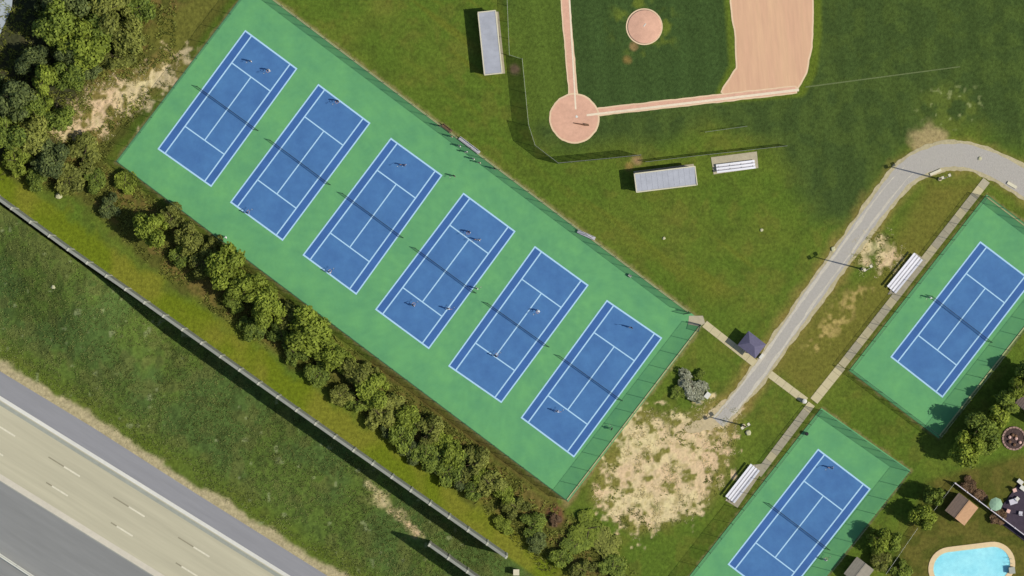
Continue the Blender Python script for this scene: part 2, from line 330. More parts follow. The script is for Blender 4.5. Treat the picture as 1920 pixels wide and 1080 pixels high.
    # worn spots by the dugouts, scuffs
    for cx, cy, rr, cc in ((965, 130, 16, (150, 122, 96)), (1195, 300, 18, (176, 140, 104)), (1180, 312, 14, (150, 126, 70)), (1175, 112, 12, (140, 116, 64)), (1188, 88, 10, (150, 124, 80)), (1042, 965, 26, (124, 84, 62)), (1745, 262, 46, (176, 156, 110))):
        c = mix(c, C(*cc), (1 - sm(rr * 0.35, rr, np.hypot(x - cx, y - cy) + (n2 - 0.5) * rr)) * 0.85)
    # garden lawns lower right
    t = 1 - sm(-14, 8, sdf(x, y, [(1735, 900), (1800, 880), (1990, 830), (1990, 1140), (1640, 1140)])); c = mix(c, mix(C(88, 92, 36) + 0 * x[:, None], C(104, 100, 44), sm(0.4, 0.6, n2)), t)
    # bare, straw coloured earth
    dm = np.zeros_like(x)
    for D, am in ((DIRT_A, 44), (DIRT_B, 20), (DIRT_C, 42), (DIRT_D, 12)):
        dm = np.maximum(dm, 1 - sm(-12, 10, np.maximum(sdf(x, y, D), -am * 0.42) + (n1 - 0.5) * am * 0.9 + (vnoise(x, y, 13, 71, 3) - 0.5) * am * 2.6 + 3))
    dc = mix(C(220, 200, 152) + 0 * x[:, None], C(224, 194, 152), sm(0.35, 0.65, n1)); dc = mix(dc, C(228, 214, 156), sm(0.5, 0.7, n2) * 0.5); dc = mix(dc, C(176, 160, 104), sm(0.58, 0.75, n3) * 0.6)
    halo = 1 - sm(-4, 26, np.minimum.reduce([sdf(x, y, D) for D in (DIRT_A, DIRT_C)])); c = mix(c, C(148, 134, 72), halo * 0.6 * (1 - dm)); c = mix(c, dc, dm)
    hn = vnoise(x, y, 7, 51, 3); rel = 0.03 + 0 * x
    rel = rel + 0.16 * sm(2, 20, dw) * sm(-8, -30, dr) * sm(1150, 1010, x) + 0.16 * (1 - sm(-20, 10, sh)) + 0.14 * dm
    z = height(x, y) - 0.015 - rel * hn
    return c, z, dm
nx, ny = 830, 480
gx = np.linspace(-40, 1960, nx); gy = np.linspace(-40, 1120, ny)
out = np.array([140, 500, 1500, 5000, 14000, 34000.0])
gx = np.concatenate([gx[0] - out[::-1], gx, gx[-1] + out]); gy = np.concatenate([gy[0] - out[::-1], gy, gy[-1] + out])
GX, GY = np.meshgrid(gx, gy); fx, fy = GX.ravel(), GY.ravel()
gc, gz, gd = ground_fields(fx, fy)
gverts = np.stack([(fx - 960) / PXM, (540 - fy) / PXM, gz], 1)
NX, NY = len(gx), len(gy)
ii = np.arange((NY - 1) * (NX - 1)); r0 = ii // (NX - 1); c0 = ii % (NX - 1); a0 = r0 * NX + c0
quads = np.stack([a0 + NX, a0 + NX + 1, a0 + 1, a0], 1)
qd = gd[quads].mean(1); qx = fx[quads].mean(1); qy = fy[quads].mean(1)
def gridobj(name, sel, m):
    q = quads[sel]; used, inv = np.unique(q, return_inverse=True); q2 = inv.reshape(q.shape)
    me = bpy.data.meshes.new(name); me.vertices.add(len(used)); me.vertices.foreach_set('co', gverts[used].astype(np.float32).ravel())
    me.loops.add(q2.size); me.loops.foreach_set('vertex_index', q2.astype(np.int32).ravel())
    me.polygons.add(len(q2)); me.polygons.foreach_set('loop_start', np.arange(0, q2.size, 4, dtype=np.int32)); me.polygons.foreach_set('loop_total', np.full(len(q2), 4, np.int32))
    me.polygons.foreach_set('use_smooth', np.ones(len(q2), bool)); me.update(calc_edges=True)
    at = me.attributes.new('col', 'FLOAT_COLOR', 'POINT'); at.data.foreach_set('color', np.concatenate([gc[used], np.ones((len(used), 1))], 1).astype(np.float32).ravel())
    me.materials.append(m); o = bpy.data.objects.new(name, me); link(o); return struct(o)
dsel = qd > 0.5
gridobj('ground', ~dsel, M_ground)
for D in (DIRT_A, DIRT_B, DIRT_C, DIRT_D):
    s = dsel & (sdf(qx, qy, D) < 60)
    if s.any(): gridobj('dirt_patch', s, M_dirt)
def gz_at(px, py): return float(height(np.array([px], float), np.array([py], float))[0])

struct(sheet('car_park', pixpoly([(-200, -200), (44, -200), (22, 14), (2, 60), (-30, 120), (-200, 160)]), 0.012, mat('car_park_paving', (178, 186, 190), var=0.06, scale=1)))
# ------------------------------------------------------------------ highway
def hy(a, x, s=0.62): return a + s * x
def band(name, a0_, a1_, z, m, x0=-1500, x1=1900, s0=0.62, s1=0.62, parent=None):
    return sheet(name, pixpoly([(x0, hy(a0_, x0, s0)), (x1, hy(a0_, x1, s0)), (x1, hy(a1_, x1, s1)), (x0, hy(a1_, x0, s1))]), z, m, parent)
struct(sheet('highway_shoulder', pixpoly([(-900, 130), (0, 696), (175, 802), (375, 930), (640, 1096), (1600, 1698), (1600, 1760), (-900, 200)]), 0.010, M_asph))
hwy = struct(band('highway', 750, 897, 0.016, M_conc_road))
struct(band('median_shoulder', 898, 1700, 0.012, M_asph2))
e = band('edge_line', 742, 750, 0.022, M_white, parent=hwy); e = band('pavement_joint', 752, 760, 0.020, M_joint, parent=hwy)
band('edge_line', 888, 901, 0.022, M_edge2, parent=hwy); band('shoulder_joint', 901.5, 903, 0.018, M_joint, parent=hwy)
dv = Vector((1, 0.62)); dv.normalize(); dn = Vector((-dv.y, dv.x))
def dash(x, y, L, wd, m, nm):
    a = Vector((x, y)); b = a + dv * L
    sheet(nm, pixpoly([a + dn * wd / 2, b + dn * wd / 2, b - dn * wd / 2, a - dn * wd / 2]), 0.022, m, hwy)
for k in range(-3, 5):
    x = 120 + 121.5 * k; y = hy(800.5, x)
    dash(x, y, 35, 3.0, M_dash, 'lane_dash'); dash(x - 29, y - 18, 33.5, 2.4, M_dash_dk, 'contrast_dash')
    x = 219 + 121.5 * k; y = hy(851, x); dash(x, y, 35, 3.0, M_dash, 'lane_dash'); dash(x - 11, y - 7, 12.5, 2.4, M_dash_dk, 'contrast_dash')
jb = empty('median_barrier', P(-40, 1015), 0, 'pale concrete median barrier at the bottom left highway edge', 'barrier')
prof = [(-0.3, 0), (0.3, 0), (0.3, 0.08), (0.14, 0.32), (0.09, 0.82), (-0.09, 0.82), (-0.14, 0.32), (-0.3, 0.08)]
seg = None; da = math.atan2(-0.66, 1); SL = 3.8
for k in range(-3, 6):
    if seg is None:
        vs = [(x, p[0], p[1]) for x in (0, SL - 0.03) for p in prof]; n = len(prof)
        seg = mobj('barrier_segment', vs, [tuple(reversed(range(n))), tuple(range(n, 2 * n))] + [(i, n + i, n + (i + 1) % n, (i + 1) % n)[::-1] for i in range(n)], M_jersey, jb)
        seg.location = (k * SL * math.cos(da), k * SL * math.sin(da), 0.012); seg.rotation_euler = (0, 0, da)
    else: inst(seg, jb, (k * SL * math.cos(da), k * SL * math.sin(da), 0.012), (0, 0, da))

# ------------------------------------------------------------------ court slabs, playing surfaces, lines
ZS = 0.06
for S in (SLAB1, SLAB2, SLAB3):
    struct(MB().prism([p[:2] for p in pixpoly(S)], -0.35, ZS).build('court_slab', M_green))
COURTS = [  # left, top, right, bottom
    [(297, 279), (460, 58), (556, 129), (396, 349)], [(433, 379), (597, 159), (693, 231), (530, 450)], [(569, 478), (733, 260), (828, 329), (668, 551)],
    [(705, 580), (869, 363), (965, 434), (804, 653)], [(842, 686), (1003, 463), (1102, 535), (940, 754)], [(978, 783), (1138, 564), (1240, 634), (1076, 856)],
    [(1671, 669), (1838, 454), (1934, 527), (1767, 744)], [(1366, 1058), (1534, 843), (1631, 917), (1463, 1132)]]
CNAME = ['the %s court from the upper left in the row of six' % k for k in ORD[:6]] + ['the single court at the right edge', 'the single court at the bottom']
def cpt(C, u, v):
    L_, T, Rr, B = [Vector(P(*q)[:2]) for q in C]
    return (L_ * (1 - u) + B * u) * (1 - v) + (T * (1 - u) + Rr * u) * v
AL, SV = 0.125, 0.2308
net_src = None
for ci, C in enumerate(COURTS):
    surf = struct(sheet('court_surface', [cpt(C, 0, 0), cpt(C, 1, 0), cpt(C, 1, 1), cpt(C, 0, 1)], ZS + 0.004, M_blue))
    for u0, u1 in ((0, AL), (1 - AL, 1)):
        sheet('alley', [cpt(C, u0, 0), cpt(C, u1, 0), cpt(C, u1, 1), cpt(C, u0, 1)], ZS + 0.008, M_alley, surf)
    def line(nm, u0, v0, u1, v1, wd, z):
        a = cpt(C, u0, v0); b = cpt(C, u1, v1); d = (b - a).normalized(); n = Vector((-d.y, d.x)) * wd / 2
        sheet(nm, [a + n, b + n, b - n, a - n], z, M_line, surf)
    for u, nm in ((0, 'sideline'), (1, 'sideline'), (AL, 'singles_sideline'), (1 - AL, 'singles_sideline')): line(nm, u, 0.004, u, 0.996, 0.22, ZS + 0.012)
    for v in (0, 1): line('baseline', -0.01, v, 1.01, v, 0.26, ZS + 0.016)
    for v in (SV, 1 - SV): line('service_line', AL, v, 1 - AL, v, 0.2, ZS + 0.016)
    line('centre_line', 0.5, SV, 0.5, 1 - SV, 0.2, ZS + 0.020)
    # net
    a = cpt(C, -0.085, 0.5); b = cpt(C, 1.085, 0.5); mid = (a + b) / 2; hl = (b - a).length / 2; ang = math.atan2(b.y - a.y, b.x - a.x)
    nt_ = empty('tennis_net', (mid.x, mid.y, ZS), ang, 'dark tennis net across ' + CNAME[ci], 'net', 'tennis nets')
    for sx in (-1, 1): MB().tube([(sx * hl, 0, 0), (sx * hl, 0, 1.1)], 0.06).lathe([(0.075, 1.1), (0.05, 1.14)], 8, (sx * hl, 0, 0)).build('post', M_dark, nt_)
    K = 12; xs = [-hl + 2 * hl * k / K for k in range(K + 1)]; zt = [0.914 + 0.15 * (abs(x) / hl) ** 1.6 for x in xs]
    vs = [(x, 0, 0.04) for x in xs] + [(x, 0, z - 0.04) for x, z in zip(xs, zt)]
    mobj('net_mesh', vs, [(k, k + 1, K + 2 + k, K + 1 + k) for k in range(K)], M_netm, nt_)
    MB().tube([(x, 0, z) for x, z in zip(xs, zt)], 0.04, 6).build('headband', M_dark, nt_)
    MB().box((0, 0, 0.46), (0.05, 0.02, 0.92)).build('centre_strap', M_dark, nt_)

# ------------------------------------------------------------------ fences
post_cache = {}
def fence(name, pts, h, label, mesh_m=None, post_m=None, spacing=3.05, z0=0.0, r=0.038, cat='fence', group=None, kerb=None, rail=True, rr=0.024):
    mesh_m = mesh_m or M_mesh; post_m = post_m or M_postg
    w_ = [P(*p) for p in pts]; root = empty(name, (w_[0].x, w_[0].y, z0), 0, label, cat, group); o0 = Vector((w_[0].x, w_[0].y, 0))
    key = (round(h, 2), r, post_m.name); last = None
    for a, b in zip(w_[:-1], w_[1:]):
        a = Vector((a.x, a.y, 0)) - o0; b = Vector((b.x, b.y, 0)) - o0; n = max(1, round((b - a).length / spacing)); d = (b - a).normalized()
        for k in range(n + 1):
            p = a + (b - a) * k / n
            if last is not None and (p - last).length < 0.05: continue
            last = p
            if key not in post_cache:
                post_cache[key] = MB().tube([(0, 0, -0.05), (0, 0, h)], r, 8).lathe([(r * 1.25, h), (r * 0.6, h + 0.06)], 8).build('post', post_m, root); post_cache[key].location = p
            else: inst(post_cache[key], root, p, name='post')
        for k in range(n):
            p = a + (b - a) * k / n; q = a + (b - a) * (k + 1) / n; p = p + d * r; q = q - d * r
            mobj('mesh_panel', [(p.x, p.y, 0.05), (q.x, q.y, 0.05), (q.x, q.y, h - rr), (p.x, p.y, h - rr)], [(0, 1, 2, 3)], mesh_m, root)
        if rail: MB().tube([(a.x, a.y, h), (b.x, b.y, h)], rr, 6).build('top_rail', post_m, root)
        if kerb: m2 = (a + b) / 2; MB().box((m2.x, m2.y, kerb[1]), ((b - a).length, kerb[0], 0.16), math.atan2(d.y, d.x)).build('kerb', M_kerb, root)
    return root
def inset(S, t):
    c = Vector((sum(p[0] for p in S) / len(S), sum(p[1] for p in S) / len(S))); out_ = []
    for p in S: v = c - Vector(p); out_.append(tuple(Vector(p) + v.normalized() * t))
    return out_
F1 = inset(SLAB1, 4)
fence('court_fence', [F1[1], (1290, 584)], 3.4, 'tall chain link fence along the upper right long side of the six courts', z0=ZS, kerb=(0.28, 0.05), mesh_m=M_mesh_w)
fence('court_fence', [(1313, 611), F1[3]], 3.4, 'tall chain link fence along the lower right short end of the six courts', z0=ZS, kerb=(0.22, 0.05))
fence('court_fence', [F1[3], F1[0]], 3.4, 'tall dark fence between the six courts and the hedge row', z0=ZS, mesh_m=M_mesh_w)
fence('court_fence', [F1[0], F1[1]], 3.4, 'tall fence along the upper left short end of the six courts beside the wood', z0=ZS)
F2 = inset(SLAB2, 4); F3 = inset(SLAB3, 4)
fence('court_fence', [F2[1], F2[2]], 3.4, 'fence on the upper side of the right edge court', z0=ZS, mesh_m=M_mesh_w, kerb=(0.2, 0.05))
fence('court_fence', [F2[2], F2[3]], 3.4, 'fence on the garden side of the right edge court', z0=ZS, kerb=(0.2, 0.05))
fence('court_fence', [F2[3], F2[0]], 3.4, 'fence at the lower left end of the right edge court', z0=ZS, mesh_m=M_mesh_w)
fence('court_fence', [F2[0], F2[1]], 3.4, 'fence between the right edge court and its concrete walkway', z0=ZS)
fence('court_fence', [F3[0], F3[1]], 3.4, 'fence at the upper end of the bottom court', z0=ZS, mesh_m=M_mesh_w)
fence('court_fence', [F3[1], F3[2]], 3.4, 'fence on the shed side of the bottom court', z0=ZS)
fence('court_fence', [F3[3], F3[0]], 3.4, 'fence between the bottom court and its bleacher', z0=ZS)
# gate vestibule at the corner of the six courts
struct(MB().prism([p[:2] for p in pixpoly([(1292, 592), (1318, 592), (1322, 606), (1312, 612), (1290, 608)])], ZS - 0.02, ZS + 0.02).build('gate_pad', M_walk2))
gt = empty('court_gate', P(1303, 598, ZS + 0.02), math.atan2(-27, 23), 'open framed chain link gate at the corner where the sidewalk meets the six courts', 'gate')
for sx in (-1.35, 1.35): MB().tube([(sx, 0, 0), (sx, 0, 2.6)], 0.07).build('gate_post', M_dark, gt)
for sx in (-1, 1):
    fr = MB(); x0, x1 = sx * 1.25, sx * 1.9
    fr.tube([(x0, 0.05, 0.1), (x0, 0.05, 2.1)], 0.04, 6).tube([(x1, -1.0, 0.1), (x1, -1.0, 2.1)], 0.04, 6).tube([(x0, 0.05, 2.1), (x1, -1.0, 2.1)], 0.04, 6).tube([(x0, 0.05, 0.1), (x1, -1.0, 0.1)], 0.04, 6)
    lf = fr.build('gate_leaf', M_dark, gt); mobj('leaf_mesh', [(x0, 0.05, 0.12), (x1, -1.0, 0.12), (x1, -1.0, 2.08), (x0, 0.05, 2.08)], [(0, 1, 2, 3)], M_mesh_w, lf)
# ball field fences
fence('backstop_fence', [(991, 236), (1003, 274), (1046, 307), (1122, 300), (1200, 292)], 4.0, 'tall bent chain link backstop behind the clay home plate circle', M_mesh_b, M_galv, spacing=2.6)
fence('field_fence', [(979, 112), (991, 236)], 3.0, 'straight chain link fence from the upper dugout down to the backstop', M_mesh_b, M_galv)
fence('dugout_fence', [(950, -20), (955, 104), (979, 112)], 1.8, 'low fence in front of the upper dugout', M_mesh, M_galv)
fence('field_fence', [(1210, 304), (1330, 290), (1475, 274)], 1.5, 'low chain link fence in front of the lower dugout and small bleacher', M_mesh_b, M_galv)
fence('warm_up_fence', [(1322, 248), (1400, 237)], 0.9, 'short low fence on the grass right of the backstop', M_mesh, M_galv)

# ------------------------------------------------------------------ highway sound barrier: posts and concrete panels
def sound_wall(pts, top, label, pitch=3.85):
    pts = [Vector(P(*p, top)[:2]) for p in pts]; root = empty('sound_barrier', (pts[0].x, pts[0].y, 0), 0, label, 'noise wall'); o0 = pts[0]
    L_ = [0]
    for a, b in zip(pts[:-1], pts[1:]): L_.append(L_[-1] + (b - a).length)
    def at(s):
        for i in range(len(pts) - 1):
            if s <= L_[i + 1] or i == len(pts) - 2: return pts[i] + (pts[i + 1] - pts[i]) * ((s - L_[i]) / (L_[i + 1] - L_[i]))
    n = int(L_[-1] // pitch); pan = None; pst = None; rd = random.Random(3)
    for k in range(n + 1):
        p = at(k * pitch) - o0
        q = at((k + 1) * pitch) - o0 if k < n else p + (p - (at((k - 1) * pitch) - o0)); a = math.atan2((q - p).y, (q - p).x)
        if pst is None:
            pst = MB().box((0, 0, top / 2 - 0.25), (0.3, 0.5, top + 0.5 - 0.1)).box((0, 0, top), (0.32, 0.54, 0.1)).build('post', M_postc, root); pst.location = (p.x, p.y, 0); pst.rotation_euler = (0, 0, a)
        else: inst(pst, root, (p.x, p.y, 0), (0, 0, a))
        if k == n: break
        d = (q - p).length - 0.27; mpt = (p + q) / 2; dz = rd.uniform(-0.03, 0.03)
        if pan is None:
            mb = MB()
            for r_ in range(4):
                h0 = r_ * (top - 0.15) / 4; mb.box((0, 0, h0 + (top - 0.15) / 8 - (0.3 if r_ == 0 else 0)), (1, 0.34 if r_ % 2 else 0.35, (top - 0.15) / 4 - 0.015 + (0.6 if r_ == 0 else 0)))
            mb.box((0, 0, top - 0.09), (1, 0.46, 0.1)); pan = mb.build('panel', M_wallc, root); pan.location = (mpt.x, mpt.y, dz); pan.rotation_euler = (0, 0, a); pan.scale = (d, 1, 1)
        else: inst(pan, root, (mpt.x, mpt.y, dz), (0, 0, a), (d, 1, 1))
sound_wall(WALLL[:], 7.6, 'long grey concrete noise wall between the highway verge and the hedge row')
sound_wall([(805, 1022), (900, 1089), (1010, 1166)], 7.0, 'short second noise wall at the bottom beside the end of the long one')

# ------------------------------------------------------------------ paths and walkways
def ribbon(name, ctr, ws, z, m, rag=0.0, seed=3, scale=1.0):
    c = catmull([P(*p) for p in ctr], 10); wv = np.interp(np.linspace(0, 1, len(c)), np.linspace(0, 1, len(ws)), ws); rd = random.Random(seed); Lf = []; Rt = []
    j1 = j2 = 0
    for i, p in enumerate(c):
        d = (c[min(i + 1, len(c) - 1)] - c[max(i - 1, 0)]).normalized(); n = Vector((-d.y, d.x, 0)); j1 = j1 * 0.6 + rd.uniform(-rag, rag); j2 = j2 * 0.6 + rd.uniform(-rag, rag)
        Lf.append(p + n * (wv[i] * scale / 2 + j1)); Rt.append(p - n * (wv[i] * scale / 2 + j2))
    k = len(c); vs = [(p.x, p.y, z) for p in Lf] + [(p.x, p.y, z) for p in Rt]
    return struct(mobj(name, vs, [(k + i, k + i + 1, i + 1, i) for i in range(k - 1)], m))
for nm_, ap in (('path_apron', [(1362, 745), (1392, 768), (1372, 790), (1338, 806), (1300, 812), (1282, 800), (1322, 780)]),):
    struct(sheet(nm_, ragged([Vector(P(*p)[:2]) for p in ap], 0.5, 0.3, 12), 0.002, mat('apron_grit', (196, 178, 138), var=0.14, scale=1.6, low=0.1, lowscale=0.4)))
ribbon('path_margin', PATHC, [x + 0.6 for x in PATHW], 0.006, M_tan, 0.16, 5)
ribbon('gravel_path', PATHC, PATHW, 0.014, M_gravel, 0.09, 6, 0.86)
for off_ in (-9, 8):
    ribbon('wheel_track', [(x + off_, y + off_ * 0.8) for x, y in PATHC[:9]], [0.3, 0.4, 0.55, 0.4, 0.5, 0.35, 0.5, 0.3, 0.1], 0.020, M_track, 0.1, 8 + off_)
def slabs(name, a, b, wd, m, z=0.045, L_=1.55, m2=None):
    a = P(*a); b = P(*b); d = b - a; n = max(1, round(d.length / L_)); st = d.length / n; ang = math.atan2(d.y, d.x); root = None; rd = random.Random(int(a.x * 10) & 255)
    u = d.normalized(); root = struct(empty(name, (a.x, a.y, 0), 0)); first = None
    for k in range(n):
        c = u * (st * (k + 0.5)); mm = m2 if (m2 and rd.random() < 0.35) else m
        if first is None: first = MB().box((0, 0, 0), (st - 0.03, wd, 0.25)).build('slab', m, root); first.location = (c.x, c.y, z - 0.125); first.rotation_euler = (0, 0, ang); o = first; o.material_slots[0].link = 'OBJECT'; o.material_slots[0].material = mm
        else:
            o = inst(first, root, (c.x, c.y, z - 0.125 + rd.uniform(-0.004, 0.004)), (0, 0, ang)); o.material_slots[0].link = 'OBJECT'; o.material_slots[0].material = mm
slabs('walkway', (1850, 338), (1578, 686), 1.35, M_walk2, m2=M_walk)
slabs('walkway', (1578, 687), (1526, 752), 1.5, M_walk, z=0.04)
slabs('walkway', (1522, 757), (1421, 890), 1.3, M_walk2, m2=M_walk)
slabs('walkway', (1443, 701), (1511, 752), 1.25, M_walk, z=0.035)
slabs('sidewalk', (1321, 607), (1416, 682), 1.25, M_walk)

# ------------------------------------------------------------------ ball field
clay = [(1369, -40), (1374, 30), (1381, 70), (1382, 128), (1354, 172), (1362, 179), (1478, 168), (1495, 163), (1511, 136), (1520, 88), (1523, 40), (1521, -40)]
def clayobj(name, poly, z, m, edge):
    w_ = [Vector(P(*p)[:2]) for p in poly]; o = struct(sheet(name, ragged(w_, 0.6, 0.05, len(poly)), z, m))
    bm = bmesh.new(); return o
def with_edge(name, poly_w, z, m, e=0.28):
    o = struct(sheet(name, poly_w, z, m)); c = Vector((sum(p[0] for p in poly_w) / len(poly_w), sum(p[1] for p in poly_w) / len(poly_w))); n = len(poly_w); pts = [Vector((p[0], p[1])) for p in poly_w]
    if sum(pts[i].x * pts[(i + 1) % n].y - pts[(i + 1) % n].x * pts[i].y for i in range(n)) < 0: pts = pts[::-1]
    off = []
    for i in range(n):
        d = (pts[(i + 1) % n] - pts[i - 1]).normalized(); off.append(pts[i] + Vector((d.y, -d.x)) * e)
    sheet('sand_edge', off, z - 0.005, M_sand, o); return o
cl = [Vector(P(*p)[:2]) for p in clay]
with_edge('infield_clay', ragged(cl, 0.7, 0.06, 4), 0.012, M_clay)
def bpath(a, b, w0, seed):
    a = Vector(P(*a)[:2]); b = Vector(P(*b)[:2]); d = (b - a).normalized(); n = Vector((-d.y, d.x)) * w0 / 2
    return ragged([a + n, b + n, b - n, a - n], 0.7, 0.05, seed)
b3 = with_edge('base_path', bpath((1056, -40), (1076, 190), 1.15, 8), 0.022, M_clayp, 0.22)
b1 = with_edge('base_path', bpath((1110, 211), (1492, 168), 1.0, 9), 0.020, M_clayp, 0.22)
with_edge('home_plate_circle', ragged([Vector(p) for p in circle(P(1077, 222), 44 / PXM, 48)], 0.6, 0.06, 5), 0.032, M_clayp)
sheet('chalk_line', [Vector(P(*p)[:2]) for p in ((1064, -40), (1067, -40), (1081, 205), (1078, 205))], 0.036, M_chalk, b3)
sheet('chalk_line', [Vector(P(*p)[:2]) for p in ((1100, 214), (1100, 218), (1498, 171), (1498, 166))], 0.036, M_chalk, b1)
ol = struct(sheet('foul_line', [Vector(P(*p)[:2]) for p in ((1510, 162), (1510, 164.5), (1800, 126), (1800, 124))], 0.004, M_oldchalk))
md = MB().lathe([(32 / PXM, 0.0), (30 / PXM, 0.03), (14 / PXM, 0.2), (8 / PXM, 0.25), (0.05, 0.26)], 40); mo = md.build('pitchers_mound', M_clayp, smooth=True, loc=P(1208, 50, 0.012)); struct(mo)
ep = MB().lathe([(34.5 / PXM, -0.02), (34.3 / PXM, -0.004), (1.0, -0.004)], 40).build('sand_edge', M_sand, mo)
tag(MB().box((0, 0, 0.02), (0.62, 0.16, 0.04)).build('pitchers_plate', M_white, loc=P(1209, 47, 0.275), rz=0.9), 'small white pitching plate on top of the round clay mound', 'plate')
tag(MB().prism([(-0.22, 0.22), (0.22, 0.22), (0.22, 0), (0, -0.22), (-0.22, 0)], 0, 0.025).build('home_plate', M_white, loc=P(1081, 219, 0.037), rz=R(-40)), 'small white five sided home plate in the clay circle', 'plate')
dm_ = empty('dark_brown_mark', P(1090, 233, 0.033), R(-7), 'dark brown elongated mark low on the clay home plate circle', 'mat')  # long low dark brown piece lying across the home circle
MB().tube([(-1.3, 0.05, 0.1), (-0.2, 0.0, 0.11), (0.6, -0.05, 0.13), (1.3, -0.02, 0.12)], [0.07, 0.1, 0.15, 0.12], 8).build('long_piece', M_brown, dm_, True)
MB().box((0.85, 0.02, 0.16), (0.7, 0.34, 0.3)).build('end_block', M_wood, dm_)

# ------------------------------------------------------------------ dugouts, bleachers, benches, shelter
def dugout(px, py, L_, W_, ang, label):
    r = empty('dugout', P(px, py), ang, label, 'dugout', 'ball field dugouts'); H_ = 2.5
    MB().box((0, -0.25, 0.02), (L_ + 0.1, W_ + 0.7, 0.1)).build('floor_pad', M_walk2, r)
    MB().box((0, W_ / 2 - 0.12, H_ / 2), (L_, 0.2, H_ - 0.1)).build('back_wall', M_block, r)
    for sx in (-1, 1): MB().box((sx * (L_ / 2 - 0.1), -0.1, H_ / 2 - 0.05), (0.2, W_ - 0.25, H_ - 0.2)).build('side_wall', M_block, r)
    for k in range(4): MB().box((-L_ / 2 + 0.6 + k * (L_ - 1.2) / 3, -W_ / 2 + 0.15, H_ / 2 + 0.03), (0.12, 0.12, H_ - 0.1)).build('post', M_wood, r)
    rf = MB().add([(-L_ / 2, -W_ / 2, H_ + 0.18), (L_ / 2, -W_ / 2, H_ + 0.18), (L_ / 2, W_ / 2, H_), (-L_ / 2, W_ / 2, H_)], [(0, 1, 2, 3)])
    rf.add([(-L_ / 2, -W_ / 2, H_ + 0.10), (L_ / 2, -W_ / 2, H_ + 0.10), (L_ / 2, W_ / 2, H_ - 0.08), (-L_ / 2, W_ / 2, H_ - 0.08)], [(3, 2, 1, 0)])
    tl = Matrix.Rotation(-math.atan2(0.18, W_), 3, 'X'); n = int(L_ / 0.9)
    for k in range(1, n): rf.box((-L_ / 2 + k * L_ / n, 0, H_ + 0.098), (0.04, W_ - 0.02, 0.03), 0, tl)
    rr_ = rf.build('roof', M_roofg, r)
    for sx in (-1, 1): MB().box((sx * (L_ / 2 + 0.09), 0, H_ + 0.06), (0.16, W_ + 0.3, 0.24)).build('fascia', M_cream, r)
    for sy, zz in ((-1, 0.14), (1, -0.03)): MB().box((0, sy * (W_ / 2 + 0.1), H_ + zz), (L_ - 0.02, 0.18, 0.2)).build('fascia', M_cream, r)
    bn = MB().box((0, W_ / 2 - 0.5, 0.47), (L_ - 0.8, 0.4, 0.06))
    for k in range(5): bn.box((-L_ / 2 + 0.9 + k * (L_ - 1.8) / 4, W_ / 2 - 0.5, 0.25), (0.08, 0.3, 0.38))
    bn.build('bench', M_wood, r)
dugout(919, 82, 10.3, 2.75, R(96), 'long grey roofed dugout standing upright beside the third base line')
dugout(1247, 337, 10.0, 2.9, R(187), 'long grey roofed dugout lying below the backstop beside the small bleacher')
def bleacher(px, py, L_, rows, ang, label, pad=None):
    if pad: struct(MB().prism([p[:2] for p in pixpoly(pad)], -0.2, 0.05).build('bleacher_pad', M_walk2 if len(pad) == 4 else M_walk))
    r = empty('bleacher', P(px, py, 0.05), ang, label, 'bleacher', 'aluminium bleachers'); st = 0.55; D_ = rows * st
    for k in range(rows):
        y = -D_ / 2 + (k + 0.72) * st; z = 0.42 + 0.2 * k
        MB().box((0, y, z), (L_, 0.34, 0.05)).build('seat_plank', M_alu, r)
        if k: MB().box((0, y - 0.33, z - 0.28), (L_, 0.26, 0.04)).build('foot_plank', M_alu2, r)
    for j in range(4):
        x = -L_ / 2 + 0.4 + j * (L_ - 0.8) / 3; f = MB(); zt = 0.42 + 0.2 * (rows - 1); y0, y1 = -D_ / 2 + 0.25, D_ / 2 - 0.15
        f.tube([(x, y0, 0.03), (x, y1, 0.03)], 0.03, 6).tube([(x, y0, 0.03), (x, y0, 0.38)], 0.03, 6).tube([(x, y1, 0.03), (x, y1, zt - 0.03)], 0.03, 6).tube([(x, y0, 0.36), (x, y1, zt - 0.06)], 0.03, 6)
        f.build('frame', M_galv, r)
    return r
bleacher(1697, 513, 7.2, 4, R(51), 'white metal bleacher beside the walkway of the right edge court', [(1716, 474), (1737, 488), (1690, 550), (1664, 552), (1660, 540)][:4])
bleacher(1393, 907, 6.9, 4, R(52), 'white metal bleacher on a pad beside the bottom court', [(1410, 872), (1440, 868), (1383, 952), (1360, 938)])
bleacher(1379, 311, 6.5, 3, R(187), 'small white bleacher on a pale pad below the ball field', [(1333, 295), (1419, 284), (1422, 315), (1338, 327)])
def bench(px, py, L_, ang, label, z=ZS, m=M_alu2):
    r = empty('bench', P(px, py, z), ang, label, 'bench', 'courtside benches')
    for y in (-0.14, 0.14): MB().box((0, y, 0.45), (L_, 0.24, 0.05)).build('seat_plank', m, r)
    for x in (-L_ / 2 + 0.3, L_ / 2 - 0.3): MB().box((x, 0, 0.21), (0.08, 0.4, 0.42)).build('leg', M_galv, r)
    MB().box((0, 0.3, 0.78), (L_, 0.05, 0.26)).build('backrest', m, r)
    for x in (-L_ / 2 + 0.35, L_ / 2 - 0.35): MB().box((x, 0.24, 0.6), (0.06, 0.06, 0.5)).build('back_support', M_galv, r)
UA = R(-37)
bench(880, 273, 4.2, UA, 'occupied bench by the upper fence near the third court')
bench(1099, 441, 3.2, R(-24), 'pale empty bench standing skewed at the upper fence near the fifth court')
bench(838, 241, 2.0, UA, 'short bench at the upper end of the waiting group by the fence', m=M_wood)
